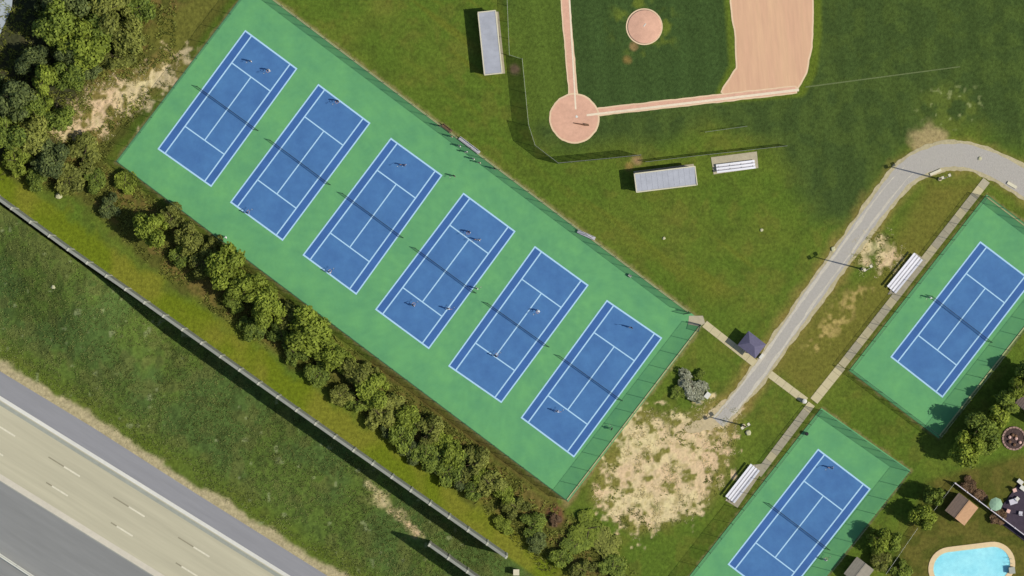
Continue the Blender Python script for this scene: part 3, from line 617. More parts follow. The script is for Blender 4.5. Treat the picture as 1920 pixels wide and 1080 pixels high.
# hip roofed shelter
sh_ = empty('shelter', P(1408, 646, 0), R(-38), 'dark slate hip roofed shelter beside the sidewalk', 'shelter')
MB().box((0, 0, -0.01), (3.4, 2.7, 0.12)).build('floor_pad', M_walk2, sh_)
for sx in (-1, 1):
    for sy in (-1, 1): MB().box((sx * 1.35, sy * 1.0, 1.15), (0.14, 0.14, 2.2)).build('post', M_dark, sh_)
MB().add([(-1.85, -1.5, 2.25), (1.85, -1.5, 2.25), (1.85, 1.5, 2.25), (-1.85, 1.5, 2.25), (-0.5, 0, 3.05), (0.5, 0, 3.05)], [(0, 1, 5, 4), (1, 2, 5), (2, 3, 4, 5), (3, 0, 4), (3, 2, 1, 0)]).build('roof', M_slate, sh_)
MB().box((0, 0.75, 1.0), (2.5, 0.08, 1.8)).build('back_panel', M_dark, sh_)
MB().box((0, 0.4, 0.47), (2.2, 0.4, 0.06)).box((-0.9, 0.4, 0.25), (0.08, 0.34, 0.4)).box((0.9, 0.4, 0.25), (0.08, 0.34, 0.4)).build('bench_seat', M_wood, sh_)
tag(MB().box((0, 0, 0.6), (0.8, 0.4, 1.2)).box((0, 0, 1.22), (0.9, 0.5, 0.05)).build('notice_box', M_white, loc=P(1427, 668, 0), rz=R(52)), 'small white cabinet beside the dark shelter at the path', 'cabinet')

# light poles
def pole(px, py, h, label, ang):
    r = empty('light_pole', P(px, py), ang, label, 'light pole', 'path light poles')
    MB().lathe([(0.32, -0.1), (0.32, 0.35), (0.22, 0.42)], 10).build('footing', M_walk, r)
    MB().tube([(0, 0, 0.3), (0, 0, h * 0.6), (0, 0, h)], [0.13, 0.11, 0.08], 8).build('shaft', M_wood, r)
    MB().box((0, 0, h - 0.15), (1.5, 0.1, 0.1)).build('cross_arm', M_galv, r)
    for x in (-0.6, 0.6):
        l = MB().box((x, 0.18, h + 0.05), (0.5, 0.55, 0.26)).build('lamp_head', M_dark, r); MB().box((x, 0.18, h + 0.2), (0.42, 0.46, 0.05)).build('lamp_cover', M_cream, l)
pole(1762, 336, 9.2, 'tall light pole at the bend of the gravel path', R(20))
pole(1618, 505, 9.2, 'tall light pole beside the small dirt patch on the gravel path', R(30))
pole(1394, 798, 6.4, 'shorter light pole at the lower end of the gravel path', R(30))
# litter bins, boxes, rocks
bn = empty('litter_bin', P(1508, 752, 0.05), 0, 'black round litter bin with white lid where two walkways meet', 'bin')
MB().lathe([(0.3, 0), (0.36, 0.3), (0.36, 0.95)], 14).build('drum', M_dark, bn); MB().lathe([(0.4, 0.95), (0.38, 1.05), (0.15, 1.15)], 14).build('lid', M_white, bn)
tag(MB().lathe([(0.26, 0), (0.32, 0.9), (0.3, 0.95), (0.2, 1.0)], 12).build('litter_bin', M_dark, loc=P(1507 + 5, 1063 - 250, 0.0)), 'plain black drum bin on the grass edge beside the bottom court walkway', 'bin')
ub = empty('utility_cabinet', P(1326, 741), R(52), 'white utility cabinet beside the pale grey green bush', 'cabinet')
MB().box((0, 0, 0.55), (0.95, 0.7, 1.1)).build('body', M_white, ub); MB().box((0, 0, 1.13), (1.05, 0.8, 0.07)).build('lid', M_white, ub); MB().box((0, -0.36, 0.55), (0.7, 0.03, 0.8)).build('door', M_alu2, ub)
tag(MB().tube([(0, 0, 0), (0, 0, 2.6), (0.3, -0.2, 2.9)], [0.07, 0.06, 0.05]).lathe([(0.16, 0), (0.16, 0.1)], 8).build('vent_pipe', M_galv, loc=P(1311, 755)), 'slim pale pipe standing below the white utility cabinet', 'pipe')
def rock(px, py, r_, label, seed):
    bm = bmesh.new(); bmesh.ops.create_icosphere(bm, subdivisions=2, radius=r_); rd = random.Random(seed)
    for v in bm.verts: v.co *= rd.uniform(0.8, 1.15); v.co.z *= 0.55
    me = bpy.data.meshes.new('rock'); bm.to_mesh(me); bm.free(); me.materials.append(M_rock); o = bpy.data.objects.new('rock', me); o.location = P(px, py, r_ * 0.25 + gz_at(px, py)); link(o); tag(o, label, 'rock')
rock(110, 367, 0.6, 'big pale rock at the foot of the wood near the noise wall', 1)
rock(1403, 811, 0.5, 'pale rock beside the shorter light pole', 2)
rock(1245, 447, 0.26, 'small pale rock on the lawn below the lower dugout', 3)
rock(1428, 431, 0.28, 'small pale rock on the lawn near the gravel path', 4)
rock(1562, 467, 0.4, 'pale rock on the outer edge of the gravel path', 5)
rock(100, 538, 0.38, 'pale flat rock in the highway verge', 6)
rock(1837, 297, 0.35, 'white stone lying on the gravel path bend', 7)
rock(1821, 874, 0.4, 'pale stone on the garden lawn above the white fence', 8)
tag(MB().box((0, 0, 0.12), (2.0, 0.42, 0.22)).build('kerb_block', M_cream, loc=P(1754, 323, 0.02), rz=R(24)), 'pale concrete block on the inside of the path bend', 'block')
tag(MB().box((0, 0, 0.12), (1.7, 0.5, 0.22)).build('kerb_block', M_cream, loc=P(1897, 347, 0.02), rz=R(-30)), 'pale concrete block on the path at the right edge', 'block')
tag(MB().box((0, 0, 0.3), (0.6, 0.4, 0.55)).box((0, 0, 0.6), (0.3, 0.06, 0.08)).build('ball_basket', M_galv, loc=P(1181, 517, ZS), rz=UA), 'small grey ball basket on the green near the sixth court', 'basket')
tag(MB().box((0, 0, 0.7), (0.9, 0.9, 1.4)).box((0, 0, 1.43), (1.0, 1.0, 0.08)).build('drain_box', M_cream, loc=P(968, 1072, 0)), 'pale square box at the end of the long noise wall', 'box')

# ------------------------------------------------------------------ gardens at the lower right
def gable(name, px, py, L_, W_, h, rise, ang, m1, m2, label, cat):
    r = empty(name, P(px, py), ang, label, cat)
    for sy in (-1, 1): MB().box((0, sy * (W_ / 2 - 0.2), h / 2), (L_ - 0.3, 0.1, h)).build('wall', M_siding, r)
    for sx in (-1, 1):
        x = sx * (L_ / 2 - 0.2); MB().add([(x, -W_ / 2 + 0.26, 0), (x, W_ / 2 - 0.26, 0), (x, W_ / 2 - 0.26, h), (x, 0, h + rise - 0.12), (x, -W_ / 2 + 0.26, h), ] + [(x + sx * 0.08, a_, b_) for a_, b_ in ((-W_ / 2 + 0.26, 0), (W_ / 2 - 0.26, 0), (W_ / 2 - 0.26, h), (0, h + rise - 0.12), (-W_ / 2 + 0.26, h))],
            [(0, 1, 2, 3, 4), (9, 8, 7, 6, 5)] + [(i, 5 + i, 5 + (i + 1) % 5, (i + 1) % 5) for i in range(5)]).build('gable_wall', M_siding, r)
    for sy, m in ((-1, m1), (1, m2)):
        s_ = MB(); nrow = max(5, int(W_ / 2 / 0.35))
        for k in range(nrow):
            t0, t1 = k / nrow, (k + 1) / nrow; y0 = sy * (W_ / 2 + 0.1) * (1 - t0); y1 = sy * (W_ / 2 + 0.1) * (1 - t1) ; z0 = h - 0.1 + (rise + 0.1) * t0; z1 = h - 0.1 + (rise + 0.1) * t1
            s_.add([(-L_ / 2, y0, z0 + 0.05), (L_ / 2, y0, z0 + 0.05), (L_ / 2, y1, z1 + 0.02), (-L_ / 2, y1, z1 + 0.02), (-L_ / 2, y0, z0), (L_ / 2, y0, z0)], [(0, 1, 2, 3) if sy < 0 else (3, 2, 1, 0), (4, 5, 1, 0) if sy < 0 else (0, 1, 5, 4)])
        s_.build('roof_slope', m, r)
    MB().box((0, 0, h + rise + 0.05), (L_ + 0.02, 0.22, 0.06)).build('ridge_cap', m1, r)
    d = MB().box((L_ / 2 - 0.06, 0, 0.95), (0.06, 0.9, 1.9)).build('door', M_white, r); MB().box((L_ / 2 - 0.02, 0.35, 0.95), (0.06, 0.06, 0.14)).build('handle', M_dark, d)
    return r
gable('garden_shed', 1800, 953, 3.8, 3.9, 2.3, 0.9, R(52), M_shingle, M_shingle_shade, 'tan gable roofed garden shed beside the white garden fence', 'shed')
gable('garden_shed', 1608, 1070, 3.6, 3.4, 2.3, 0.5, R(52), M_shgrey, M_shgrey, 'grey roofed shed at the bottom edge beside the bottom court', 'shed')
gable('house', 1968, 745, 9.0, 8.5, 3.0, 2.2, R(52), M_houser, M_houser, 'brown roofed house cut off by the right edge', 'house')
# white garden fence with panels
vf = empty('garden_fence', P(1789, 905), 0, 'white vinyl garden fence running to the right edge beside the tan shed', 'fence'); A_ = P(1789, 905); B_ = P(1945, 1022); d_ = B_ - A_; n_ = 7; an_ = math.atan2(d_.y, d_.x); pn = pp = None
for k in range(n_ + 1):
    c = d_ * k / n_
    if pp is None: pp = MB().box((0, 0, 0.9), (0.16, 0.16, 1.85)).box((0, 0, 1.86), (0.22, 0.22, 0.06)).build('post', M_vinyl, vf); pp.rotation_euler = (0, 0, an_)
    else: inst(pp, vf, c, (0, 0, an_))
    if k < n_:
        c = d_ * (k + 0.5) / n_; L_ = d_.length / n_ - 0.17
        if pn is None: pn = MB().box((0, 0, 0.9), (L_, 0.06, 1.55)).box((0, 0, 1.72), (L_, 0.14, 0.1)).box((0, 0, 0.1), (L_, 0.12, 0.1)).build('panel', M_vinyl, vf); pn.location = c; pn.rotation_euler = (0, 0, an_)
        else: inst(pn, vf, c, (0, 0, an_))
fence('wire_fence', [(1787, 907), (1750, 956)], 1.3, 'thin wire garden fence behind the tan shed', M_mesh, M_galv, spacing=2.4)
fence('wire_fence', [(1720, 988), (1680, 1046), (1660, 1075)], 1.3, 'thin wire garden fence between the pool lawn and the bottom court trees', M_mesh, M_galv, spacing=2.4)
# pool
ctr = P(1822, 1062); pa = R(7)
def stadium(hl, r_, n=16):
    out_ = []
    for sx, a0_ in ((1, -90), (-1, 90)):
        for k in range(n + 1): a = R(a0_ + 180 * k / n); out_.append((sx * hl + r_ * math.cos(a), r_ * math.sin(a)))
    return out_
pool = empty('swimming_pool', (ctr.x, ctr.y, 0), pa, 'oval swimming pool with cream coping at the bottom right', 'pool')
o_, i_ = stadium(3.6, 3.7), stadium(3.6, 2.85); n = len(o_)
cpb = MB().add([(x, y, 0.1) for x, y in o_] + [(x, y, 0.1) for x, y in i_] + [(x, y, -0.1) for x, y in o_] + [(x, y, -0.05) for x, y in i_],
    [(k, (k + 1) % n, n + (k + 1) % n, n + k) for k in range(n)] + [(2 * n + k, 2 * n + (k + 1) % n, (k + 1) % n, k) for k in range(n)] + [(n + k, n + (k + 1) % n, 3 * n + (k + 1) % n, 3 * n + k) for k in range(n)])
cpb.build('coping', M_cop, pool)
b_ = stadium(3.6, 2.86)
bs = MB().add([(x, y, 0.07) for x, y in b_] + [(x, y, 0.012) for x, y in b_], [(k, (k + 1) % n, n + (k + 1) % n, n + k) for k in range(n)] + [tuple(range(n, 2 * n))]); bs.build('basin', M_basin, pool)
sheet('water', b_, 0.05, mw, pool)
MB().box((6.5, -1.4, 0.5), (0.9, 1.0, 0.9)).box((6.5, -1.4, 0.98), (1.0, 1.1, 0.08)).build('steps_housing', M_galv, pool)
for yy in (-0.3, 0.5): MB().tube([(6.7, yy, 0.1), (6.7, yy, 0.9), (6.3, yy, 1.05), (6.0, yy, 0.6)], 0.03, 6).build('ladder_rail', M_galv, pool)
# stone ringed mulch bed, deck and furniture
bed = empty('garden_bed', P(1901, 822), 0, 'round mulch bed ringed with reddish stones near the house', 'garden bed')
MB().lathe([(1.75, -0.05), (1.7, 0.08), (0.9, 0.16), (0.05, 0.2)], 24).build('mulch', M_mulch, bed); st_ = None
for k in range(20):
    a = 2 * math.pi * k / 20
    if st_ is None: st_ = MB().box((0, 0, 0.1), (0.5, 0.28, 0.24)).build('stone', M_brick, bed); st_.location = (1.85, 0, 0); st_.rotation_euler = (0, 0, R(90))
    else: inst(st_, bed, (1.85 * math.cos(a), 1.85 * math.sin(a), 0), (0, 0, a + R(90) + random.uniform(-.1, .1)))
for k in range(7):
    a = k * 0.95; q = (0.35 + 0.14 * k); s_ = MB().lathe([(0.08, 0.1), (0.3, 0.3), (0.25, 0.5), (0.05, 0.6)], 7, (q * math.cos(a), q * math.sin(a), 0)); s_.build('flowering_plant', M_pink if k % 3 == 0 else M_wood, bed)
dk = struct(empty('deck', P(1925, 965), R(-37))); pk = None
for k in range(24):
    y = -3.6 + k * 0.3
    if pk is None: pk = MB().box((0, 0, 0.14), (8.4, 0.275, 0.14)).build('plank', M_deckw, dk); pk.location = (0, y, 0)
    else: inst(pk, dk, (0, y, 0))
um = empty('patio_umbrella', P(1864, 944), 0, 'pale mint round patio umbrella behind the white garden fence', 'umbrella')
MB().lathe([(1.15, 2.1), (0.6, 2.35), (0.05, 2.5)], 8).build('canopy', M_mint, um); MB().tube([(0, 0, 0), (0, 0, 2.4)], 0.03, 6).build('pole', M_galv, um); MB().lathe([(0.3, 0), (0.28, 0.08), (0.05, 0.12)], 12).build('base', M_dark, um)
def chair(px, py, ang, m, label):
    r = empty('patio_chair', P(px, py, 0.21), ang, label, 'chair', 'patio chairs'); MB().box((0, 0, 0.42), (0.62, 0.62, 0.12)).build('seat', m, r); MB().box((0, 0.32, 0.75), (0.62, 0.1, 0.6)).build('backrest', m, r)
    for x in (-.26, .26):
        for y in (-.26, .26): MB().box((x, y, 0.18), (0.06, 0.06, 0.36)).build('leg', M_dark, r)
chair(1902, 919, 0.4, M_pink, 'pink cushioned patio chair uppermost on the dark deck'); chair(1907, 935, 2.4, M_white, 'white patio chair below the pink cushioned chair on the deck'); chair(1890, 958, 1.2, M_pink, 'pink cushioned patio chair left on the dark deck'); chair(1913, 962, 3.0, M_alu2, 'pale patio chair near the lower right of the deck')
pt = empty('patio_table', P(1899, 940, 0.21), 0.3, 'pale patio table between the chairs on the dark deck', 'table'); MB().box((0, 0, 0.72), (1.3, 0.9, 0.05)).build('tabletop', M_alu2, pt)
for x in (-.55, .55):
    for y in (-.36, .36): MB().box((x, y, 0.35), (0.06, 0.06, 0.7)).build('leg', M_dark, pt)
for k, (qx_, qy_) in enumerate(((1912, 903), (1917, 915))): tag(MB().box((0, 0, 0.35), (0.9, 0.6, 0.7)).box((0, 0, 0.73), (1.0, 0.7, 0.07)).build('storage_box', M_white, loc=P(qx_, qy_, 0.0), rz=R(-37)), ('white storage box nearest the top of the deck', 'white storage box at the right edge beside the deck')[k], 'box')

# ------------------------------------------------------------------ trees and shrubs
def crown_mesh(name, seed, n, leaf, flat=1.0, nl=14, spread=0.86):
    g = np.random.default_rng(seed); lob = g.normal(size=(nl, 3)); lob /= np.linalg.norm(lob, axis=1)[:, None]; lob *= (g.random(nl) ** 0.45 * spread)[:, None]; lob[:, 2] = np.abs(lob[:, 2]) * 0.9 - 0.1
    lr = g.uniform(0.15, 0.44, nl); lt = g.uniform(-0.22, 0.22, nl); pick = g.choice(nl, n, p=lr ** 2 / (lr ** 2).sum()); d = g.normal(size=(n, 3)); d /= np.linalg.norm(d, axis=1)[:, None]
    rad = lr[pick] * (0.6 + 0.5 * g.random(n)); c = lob[pick] + d * rad[:, None]; c[:, 2] = c[:, 2] * flat
    nr = d + g.normal(size=(n, 3)) * 0.55 + np.array([0, 0, 0.35]); nr /= np.linalg.norm(nr, axis=1)[:, None]
    t = np.cross(nr, g.normal(size=(n, 3))); t /= np.linalg.norm(t, axis=1)[:, None]; b = np.cross(nr, t); s = leaf * g.uniform(0.6, 1.35, n)[:, None]
    v = np.stack([c - t * s, c - b * s * 0.55, c + t * s, c + b * s * 0.55], 1).reshape(-1, 3)
    zmin = -0.42 * flat; v[:, 2] = np.maximum(v[:, 2], zmin) - zmin
    me = bpy.data.meshes.new(name); me.from_pydata(v.tolist(), [], np.arange(4 * n).reshape(-1, 4).tolist()); me.update()
    tint = np.clip(0.45 + lt[pick] + g.normal(size=n) * 0.2, 0, 1); at = me.attributes.new('tint', 'FLOAT', 'POINT'); at.data.foreach_set('value', np.repeat(tint, 4).astype(np.float32)); return me
CR = {'shrub': [crown_mesh('crown', 100 + k, 3400, 0.10, 0.95, 18 + k) for k in range(4)], 'tree': [crown_mesh('crown', 200 + k, 5600, 0.085, 1.05, 26 + k) for k in range(3)], 'column': [crown_mesh('crown', 300 + k, 3600, 0.105, 1.0, 16, 0.6) for k in range(2)]}
for k in CR:
    for me in CR[k]: me.materials.append(L_mid)
def trunk_mesh(seed):
    rd = random.Random(seed); m = MB().tube([(0, 0, -0.1), (0.02, 0, 0.3), (0.05, 0.03, 0.6), (0.02, 0.05, 1.0)], [0.07, 0.055, 0.042, 0.015], 7)
    for k in range(5):
        a = k * 1.26 + rd.random(); z = 0.32 + 0.1 * k; m.tube([(0.03, 0.02, z), (0.3 * math.cos(a), 0.3 * math.sin(a), z + 0.2), (0.55 * math.cos(a), 0.55 * math.sin(a), z + 0.3)], [0.03, 0.02, 0.006], 5)
    me = bpy.data.meshes.new('trunk'); me.from_pydata(m.v, [], m.f); me.materials.append(M_bark); return me
TR = [trunk_mesh(k) for k in range(3)]
tcount = [0]
def plant(px, py, rpx, h, kind, lm, label, group, name=None, ground=None):
    """px, py: centre of the crown in the photo; rpx: crown radius"""
    tcount[0] += 1; i = tcount[0]; rd = random.Random(i * 13); zc = h * 0.6; c = P(px, py, zc); z0 = gz_at(px, py) if ground is None else ground
    r = empty(name or ('tree' if kind != 'shrub' else 'shrub'), (c.x, c.y, z0), rd.uniform(0, 6.28), label, 'tree' if kind != 'shrub' else 'shrub', group); rm = rpx / PXM * 1.12
    me = CR[kind][i % len(CR[kind])]; z1 = h * (0.12 if kind == 'shrub' else 0.22); o = bpy.data.objects.new('crown', me); link(o, r)
    zs = (h - z1) / (1.55 if kind != 'tree' else 1.62); o.location = (0, 0, z1); o.scale = (rm * rd.uniform(0.85, 1.25), rm * rd.uniform(0.8, 1.15), zs); o.material_slots[0].link = 'OBJECT'; o.material_slots[0].material = lm
    t = bpy.data.objects.new('trunk', TR[i % 3]); link(t, r); t.scale = (rm * 0.9, rm * 0.9, h * 0.8); return r
HG = 'hedge row shrubs between the six courts and the noise wall'
hedge = [(286, 432, 29, 8.4, L_yel), (322, 408, 27, 4.2, L_oli), (352, 446, 28, 4.6, L_oli), (378, 490, 28, 4.2, L_oli), (420, 503, 33, 7.6, L_yel), (462, 538, 32, 6.4, L_yel), (502, 582, 34, 6.8, L_yel),
         (575, 617, 35, 6.6, L_yel), (616, 662, 30, 5.4, L_yel), (552, 660, 24, 3.2, L_mid), (664, 702, 31, 4.4, L_oli), (640, 742, 22, 2.8, L_oli), (702, 733, 31, 4.8, L_yel), (712, 776, 29, 3.8, L_oli), (760, 776, 31, 4.0, L_yel),
         (750, 820, 27, 3.6, L_mid), (806, 812, 30, 3.8, L_oli), (798, 852, 25, 3.4, L_mid), (850, 846, 29, 3.8, L_yel), (840, 884, 25, 3.2, L_mid)]
adj = {L_yel.name: 'bright yellow green', L_oli.name: 'dull olive', L_mid.name: 'mid green', L_drk.name: 'dark green', L_brn.name: 'brown'}
for k, (x, y, r_, h, m) in enumerate(hedge):
    sz = 'tall' if h >= 4.6 else ('low' if h < 3.1 else 'medium')
    plant(x, y, r_, h, 'tree' if h >= 4.5 else 'shrub', m, '%s %s bush, %s from the upper left in the hedge row' % (sz, adj[m.name], ORD[k]), HG)
hedge2 = [(888, 872, 28, 3.4, L_oli, 'olive bush in the lower hedge row level with the sixth court net'), (918, 906, 30, 3.8, L_oli, 'rounded olive bush near the lower end of the hedge row'), (948, 922, 24, 2.8, L_yel, 'small yellow green bush against the court fence near its lowest corner'),
          (890, 920, 22, 2.4, L_mid, 'mid green bush on the wall side near the lower end of the hedge row'), (968, 950, 25, 2.4, L_oli, 'last olive bush of the hedge row left of the lowest court corner'), (1104, 992, 34, 1.5, L_yel, 'wide low pale green thicket below the lowest corner of the six courts'), (1132, 1020, 32, 1.4, L_oli, 'low olive brush overlapping the right side of the pale thicket'), (1082, 1018, 26, 1.4, L_mid, 'low green brush overlapping the left side of the pale thicket'),
          (1000, 985, 22, 2.0, L_mid, 'small green bush left of the brown dead bush'), (1040, 975, 13, 1.2, L_brn, 'brown dead bush just below the lowest corner of the six courts'), (1010, 1020, 20, 2.2, L_drk, 'dark bush between the noise wall end and the green thicket'),
          (1050, 1046, 22, 2.4, L_mid, 'green bush under the wide thicket, nearer the noise wall'), (1094, 1068, 24, 2.4, L_oli, 'olive bush at the bottom edge below the wide thicket'), (1150, 1062, 26, 2.0, L_mid, 'low green bush at the bottom edge right of the olive one'), (940, 985, 18, 1.6, L_yel, 'low yellow green bush close to the noise wall near its end')]
for x, y, r_, h, m, lb in hedge2: plant(x, y, r_, h, 'shrub', m, lb, HG)
fill = [(338, 478, 22, 2.6, L_mid), (398, 462, 20, 2.4, L_oli), (440, 560, 24, 3.0, L_mid), (476, 612, 24, 2.8, L_mid), (536, 592, 24, 3.6, L_oli), (530, 632, 24, 2.8, L_mid), (598, 700, 24, 2.8, L_mid), (590, 648, 24, 3.4, L_oli),
        (648, 680, 22, 3.4, L_yel), (676, 756, 22, 2.8, L_mid), (690, 700, 20, 2.6, L_oli), (734, 752, 22, 3.0, L_oli), (728, 806, 20, 2.4, L_drk), (784, 800, 22, 2.8, L_mid), (772, 846, 20, 2.4, L_drk), (826, 830, 22, 2.8, L_yel), (822, 868, 20, 2.6, L_drk), (868, 862, 22, 2.8, L_mid), (864, 902, 20, 2.4, L_drk), (900, 888, 22, 2.8, L_yel)]
for k, (x, y, r_, h, m) in enumerate(fill): plant(x, y, r_, h, 'shrub', m, '%s filler bush between larger ones, %s small one down the hedge row' % (adj[m.name], ORD[k]), HG)
WG = 'trees of the wood at the upper left'
wood = [(100, 34, 36, 9.0, 'tree', L_mid, 'bright star shaped tree crown at the top of the upper left wood'), (152, 82, 40, 7.5, 'tree', L_yel, 'yellow green tree in the middle of the upper left wood'), (205, 18, 44, 7.5, 'tree', L_oli, 'broad olive tree at the top edge of the upper left wood'),
        (238, 62, 34, 5.5, 'tree', L_oli, 'olive tree nearest the mown grass in the upper left wood'), (258, 16, 28, 4.0, 'shrub', L_mid, 'green bush at the top edge between wood and mown grass'), (82, 150, 30, 9.0, 'column', L_yel, 'tall narrow bright yellow green tree in the wood'), (84, 192, 22, 6.0, 'column', L_yel, 'smaller bright tree just below the tall narrow one'),
        (126, 142, 32, 5.5, 'tree', L_mid, 'green tree right of the tall narrow bright tree'), (165, 128, 24, 4.0, 'shrub', L_drk, 'dark bush above the upper left dirt patch'), (218, 108, 26, 3.2, 'shrub', L_oli, 'olive bush between the wood and the upper left dirt patch'), (28, 190, 40, 8.0, 'tree', L_drk, 'large dark tree at the left edge of the wood'),
        (12, 245, 34, 6.5, 'tree', L_mid, 'green tree at the left edge below the large dark tree'), (55, 250, 32, 5.5, 'tree', L_oli, 'olive tree in the lower wood left of the dirt patch'), (94, 296, 36, 5.5, 'tree', L_drk, 'dark tree at the lower tip of the wood'), (28, 300, 28, 4.5, 'shrub', L_yel, 'yellow green bush at the left edge under the wood'),
        (62, 335, 24, 3.0, 'shrub', L_mid, 'green bush at the foot of the wood near the pale rock'), (128, 335, 26, 3.2, 'shrub', L_oli, 'olive bush right of the pale rock'), (160, 288, 30, 3.0, 'shrub', L_oli, 'olive bush between the dark wood tip and the court corner'), (178, 335, 22, 2.4, 'shrub', L_mid, 'green bush below the left corner of the six courts'), (180, 62, 34, 6.5, 'tree', L_mid, 'mid green tree between the yellow green and broad olive trees of the wood'), (60, 205, 28, 6.0, 'tree', L_mid, 'mid green tree beside the large dark tree of the wood'), (110, 220, 26, 4.6, 'tree', L_mid, 'mid green tree against the left tip of the dirt patch'), (130, 100, 28, 6.0, 'tree', L_drk, 'dark tree under the star shaped crown in the wood'), (58, 118, 26, 6.5, 'tree', L_drk, 'dark tree left of the tall narrow bright tree'),
        (235, 340, 24, 2.2, 'shrub', L_yel, 'low yellow green bush touching the fence at the left court corner'), (205, 385, 20, 2.4, 'shrub', L_drk, 'dark bush left of the tallest hedge tree'), (78, -14, 36, 10.0, 'tree', L_drk, 'dark tree cut by the top edge near the left corner'), (140, -10, 34, 8.0, 'tree', L_drk, 'dark tree cut by the top edge behind the star shaped crown'), (-22, 165, 28, 6.0, 'tree', L_drk, 'dark tree cut by the left edge of the wood')]
for a in wood: plant(*a, WG)
GG = 'garden trees behind the right hand courts'
gard = [(1834, 802, 33, 7.8, 'tree', L_mid, 'large bright green garden tree below the right edge court'), (1872, 782, 26, 7.8, 'column', L_yel, 'tall narrow tree second from the left in the garden row'), (1893, 755, 25, 7.8, 'column', L_mid, 'tall narrow tree third from the left in the garden row'), (1912, 730, 25, 7.8, 'column', L_yel, 'tall narrow tree beside the house roof'),
        (1929, 702, 25, 8.5, 'column', L_mid, 'tall narrow tree at the right edge above the house'), (1814, 842, 32, 8.5, 'tree', L_yel, 'bright green garden tree below the large one'), (1848, 832, 26, 5.5, 'tree', L_mid, 'green garden tree left of the round mulch bed'), (1728, 970, 22, 6.0, 'tree', L_yel, 'slim yellow green tree left of the tan shed'),
        (1752, 930, 21, 6.0, 'tree', L_mid, 'slim green tree above and left of the tan shed'), (1650, 1010, 22, 6.0, 'tree', L_yel, 'slim tree between the bottom court and the grey shed'), (1680, 1018, 17, 4.5, 'column', L_mid, 'slim green tree right of the grey shed'), (1652, 1052, 18, 3.0, 'shrub', L_oli, 'olive bush beside the grey shed wall'), (1690, 1070, 18, 2.2, 'shrub', L_mid, 'green bush at the bottom edge left of the pool'),
        (1818, 908, 15, 1.6, 'shrub', L_brn, 'brown bush on the left of the strip behind the white garden fence'), (1838, 926, 14, 1.4, 'shrub', L_brn, 'brown bush in the middle of the strip behind the white garden fence'), (1872, 970, 16, 1.6, 'shrub', L_brn, 'brown bush below the mint umbrella')]
for a in gard: plant(*a, GG)
plant(1296, 722, 24, 2.2, 'shrub', leafmat('leaf_grey_green', (0.20, 0.21, 0.12), (0.5, 0.5, 0.36)), 'pale grey green bush on the grass below the gate of the six courts', None)
plant(1272, 735, 14, 1.4, 'shrub', L_mid, 'low green bush left of the pale grey green bush', None)
plant(1312, 700, 12, 1.3, 'shrub', L_mid, 'low green bush right of the pale grey green bush', None)

# ------------------------------------------------------------------ grass and straw tufts (real blades)
def tufts(name, xs, ys, blades, hlo, hhi, wd, m, lean=0.8, tint_mu=0.45):
    n = len(xs); g = np.random.default_rng(len(xs)); zz = height(xs, ys) - 0.06; X = (xs - 960) / PXM; Y = (540 - ys) / PXM; N_ = n * blades
    bx = np.repeat(X, blades) + g.normal(size=N_) * 0.12; by = np.repeat(Y, blades) + g.normal(size=N_) * 0.12; bz = np.repeat(zz, blades); a = g.uniform(0, 6.283, N_); h = g.uniform(hlo, hhi, N_); ln = h * g.uniform(0.3, 1.3, N_) * lean; ww = wd * g.uniform(0.6, 1.4, N_)
    px_, py_ = -np.sin(a) * ww, np.cos(a) * ww
    v = np.stack([np.stack([bx + px_, by + py_, bz], 1), np.stack([bx - px_, by - py_, bz], 1), np.stack([bx + np.cos(a) * ln, by + np.sin(a) * ln, bz + h], 1)], 1).reshape(-1, 3).astype(np.float32)
    me = bpy.data.meshes.new(name); me.vertices.add(3 * N_); me.vertices.foreach_set('co', v.ravel()); me.loops.add(3 * N_); me.loops.foreach_set('vertex_index', np.arange(3 * N_, dtype=np.int32)); me.polygons.add(N_); me.polygons.foreach_set('loop_start', np.arange(0, 3 * N_, 3, dtype=np.int32)); me.polygons.foreach_set('loop_total', np.full(N_, 3, np.int32)); me.update(calc_edges=True)
    t = np.clip(np.repeat(tint_mu + (vnoise(xs, ys, 40, 77) - 0.5) * 1.1, blades) + g.normal(size=N_) * 0.16, 0, 1); at = me.attributes.new('tint', 'FLOAT', 'POINT'); at.data.foreach_set('value', np.repeat(t, 3).astype(np.float32)); me.materials.append(m)
    o = bpy.data.objects.new(name, me); link(o); return o
g = np.random.default_rng(5)
xs = g.uniform(-40, 1100, 60000); ys = g.uniform(330, 1120, 60000); dw = (ys - wall_y(xs)) * 0.818; dr = (ys - road_y(xs)) * 0.85
k = (dw > 8) & (dr < -12) & (vnoise(xs, ys, 30, 61) > 0.36); o = tufts('verge_grass', xs[k], ys[k], 4, 0.08, 0.26, 0.06, L_tuft); tag(o, 'rough uncut grass on the verge between noise wall and highway', 'grass', kind='stuff')
xs = g.uniform(-40, 1250, 50000); ys = g.uniform(-40, 1120, 50000); HEDP = [(-60, 330), (-60, -60), (330, -60), (330, 120), (195, 300), (1045, 950), (1190, 1040), (1200, 1120), (1060, 1120), (900, 948), (640, 746), (330, 540), (150, 376), (60, 345)]
k = (sdf(xs, ys, HEDP) < 0) & (sdf(xs, ys, SLAB1) > 12) & (sdf(xs, ys, DIRT_C) > -4) & (vnoise(xs, ys, 26, 62) > 0.4); o = tufts('undergrowth', xs[k], ys[k], 5, 0.15, 0.55, 0.09, L_oli, 0.9, 0.5); tag(o, 'rough weedy undergrowth beneath the hedge row and wood', 'undergrowth', kind='stuff')
xs = g.uniform(60, 1720, 160000); ys = g.uniform(80, 1020, 160000); dd = np.minimum.reduce([sdf(xs, ys, D) for D in (DIRT_A, DIRT_B, DIRT_C)]); nz = vnoise(xs, ys, 16, 63)
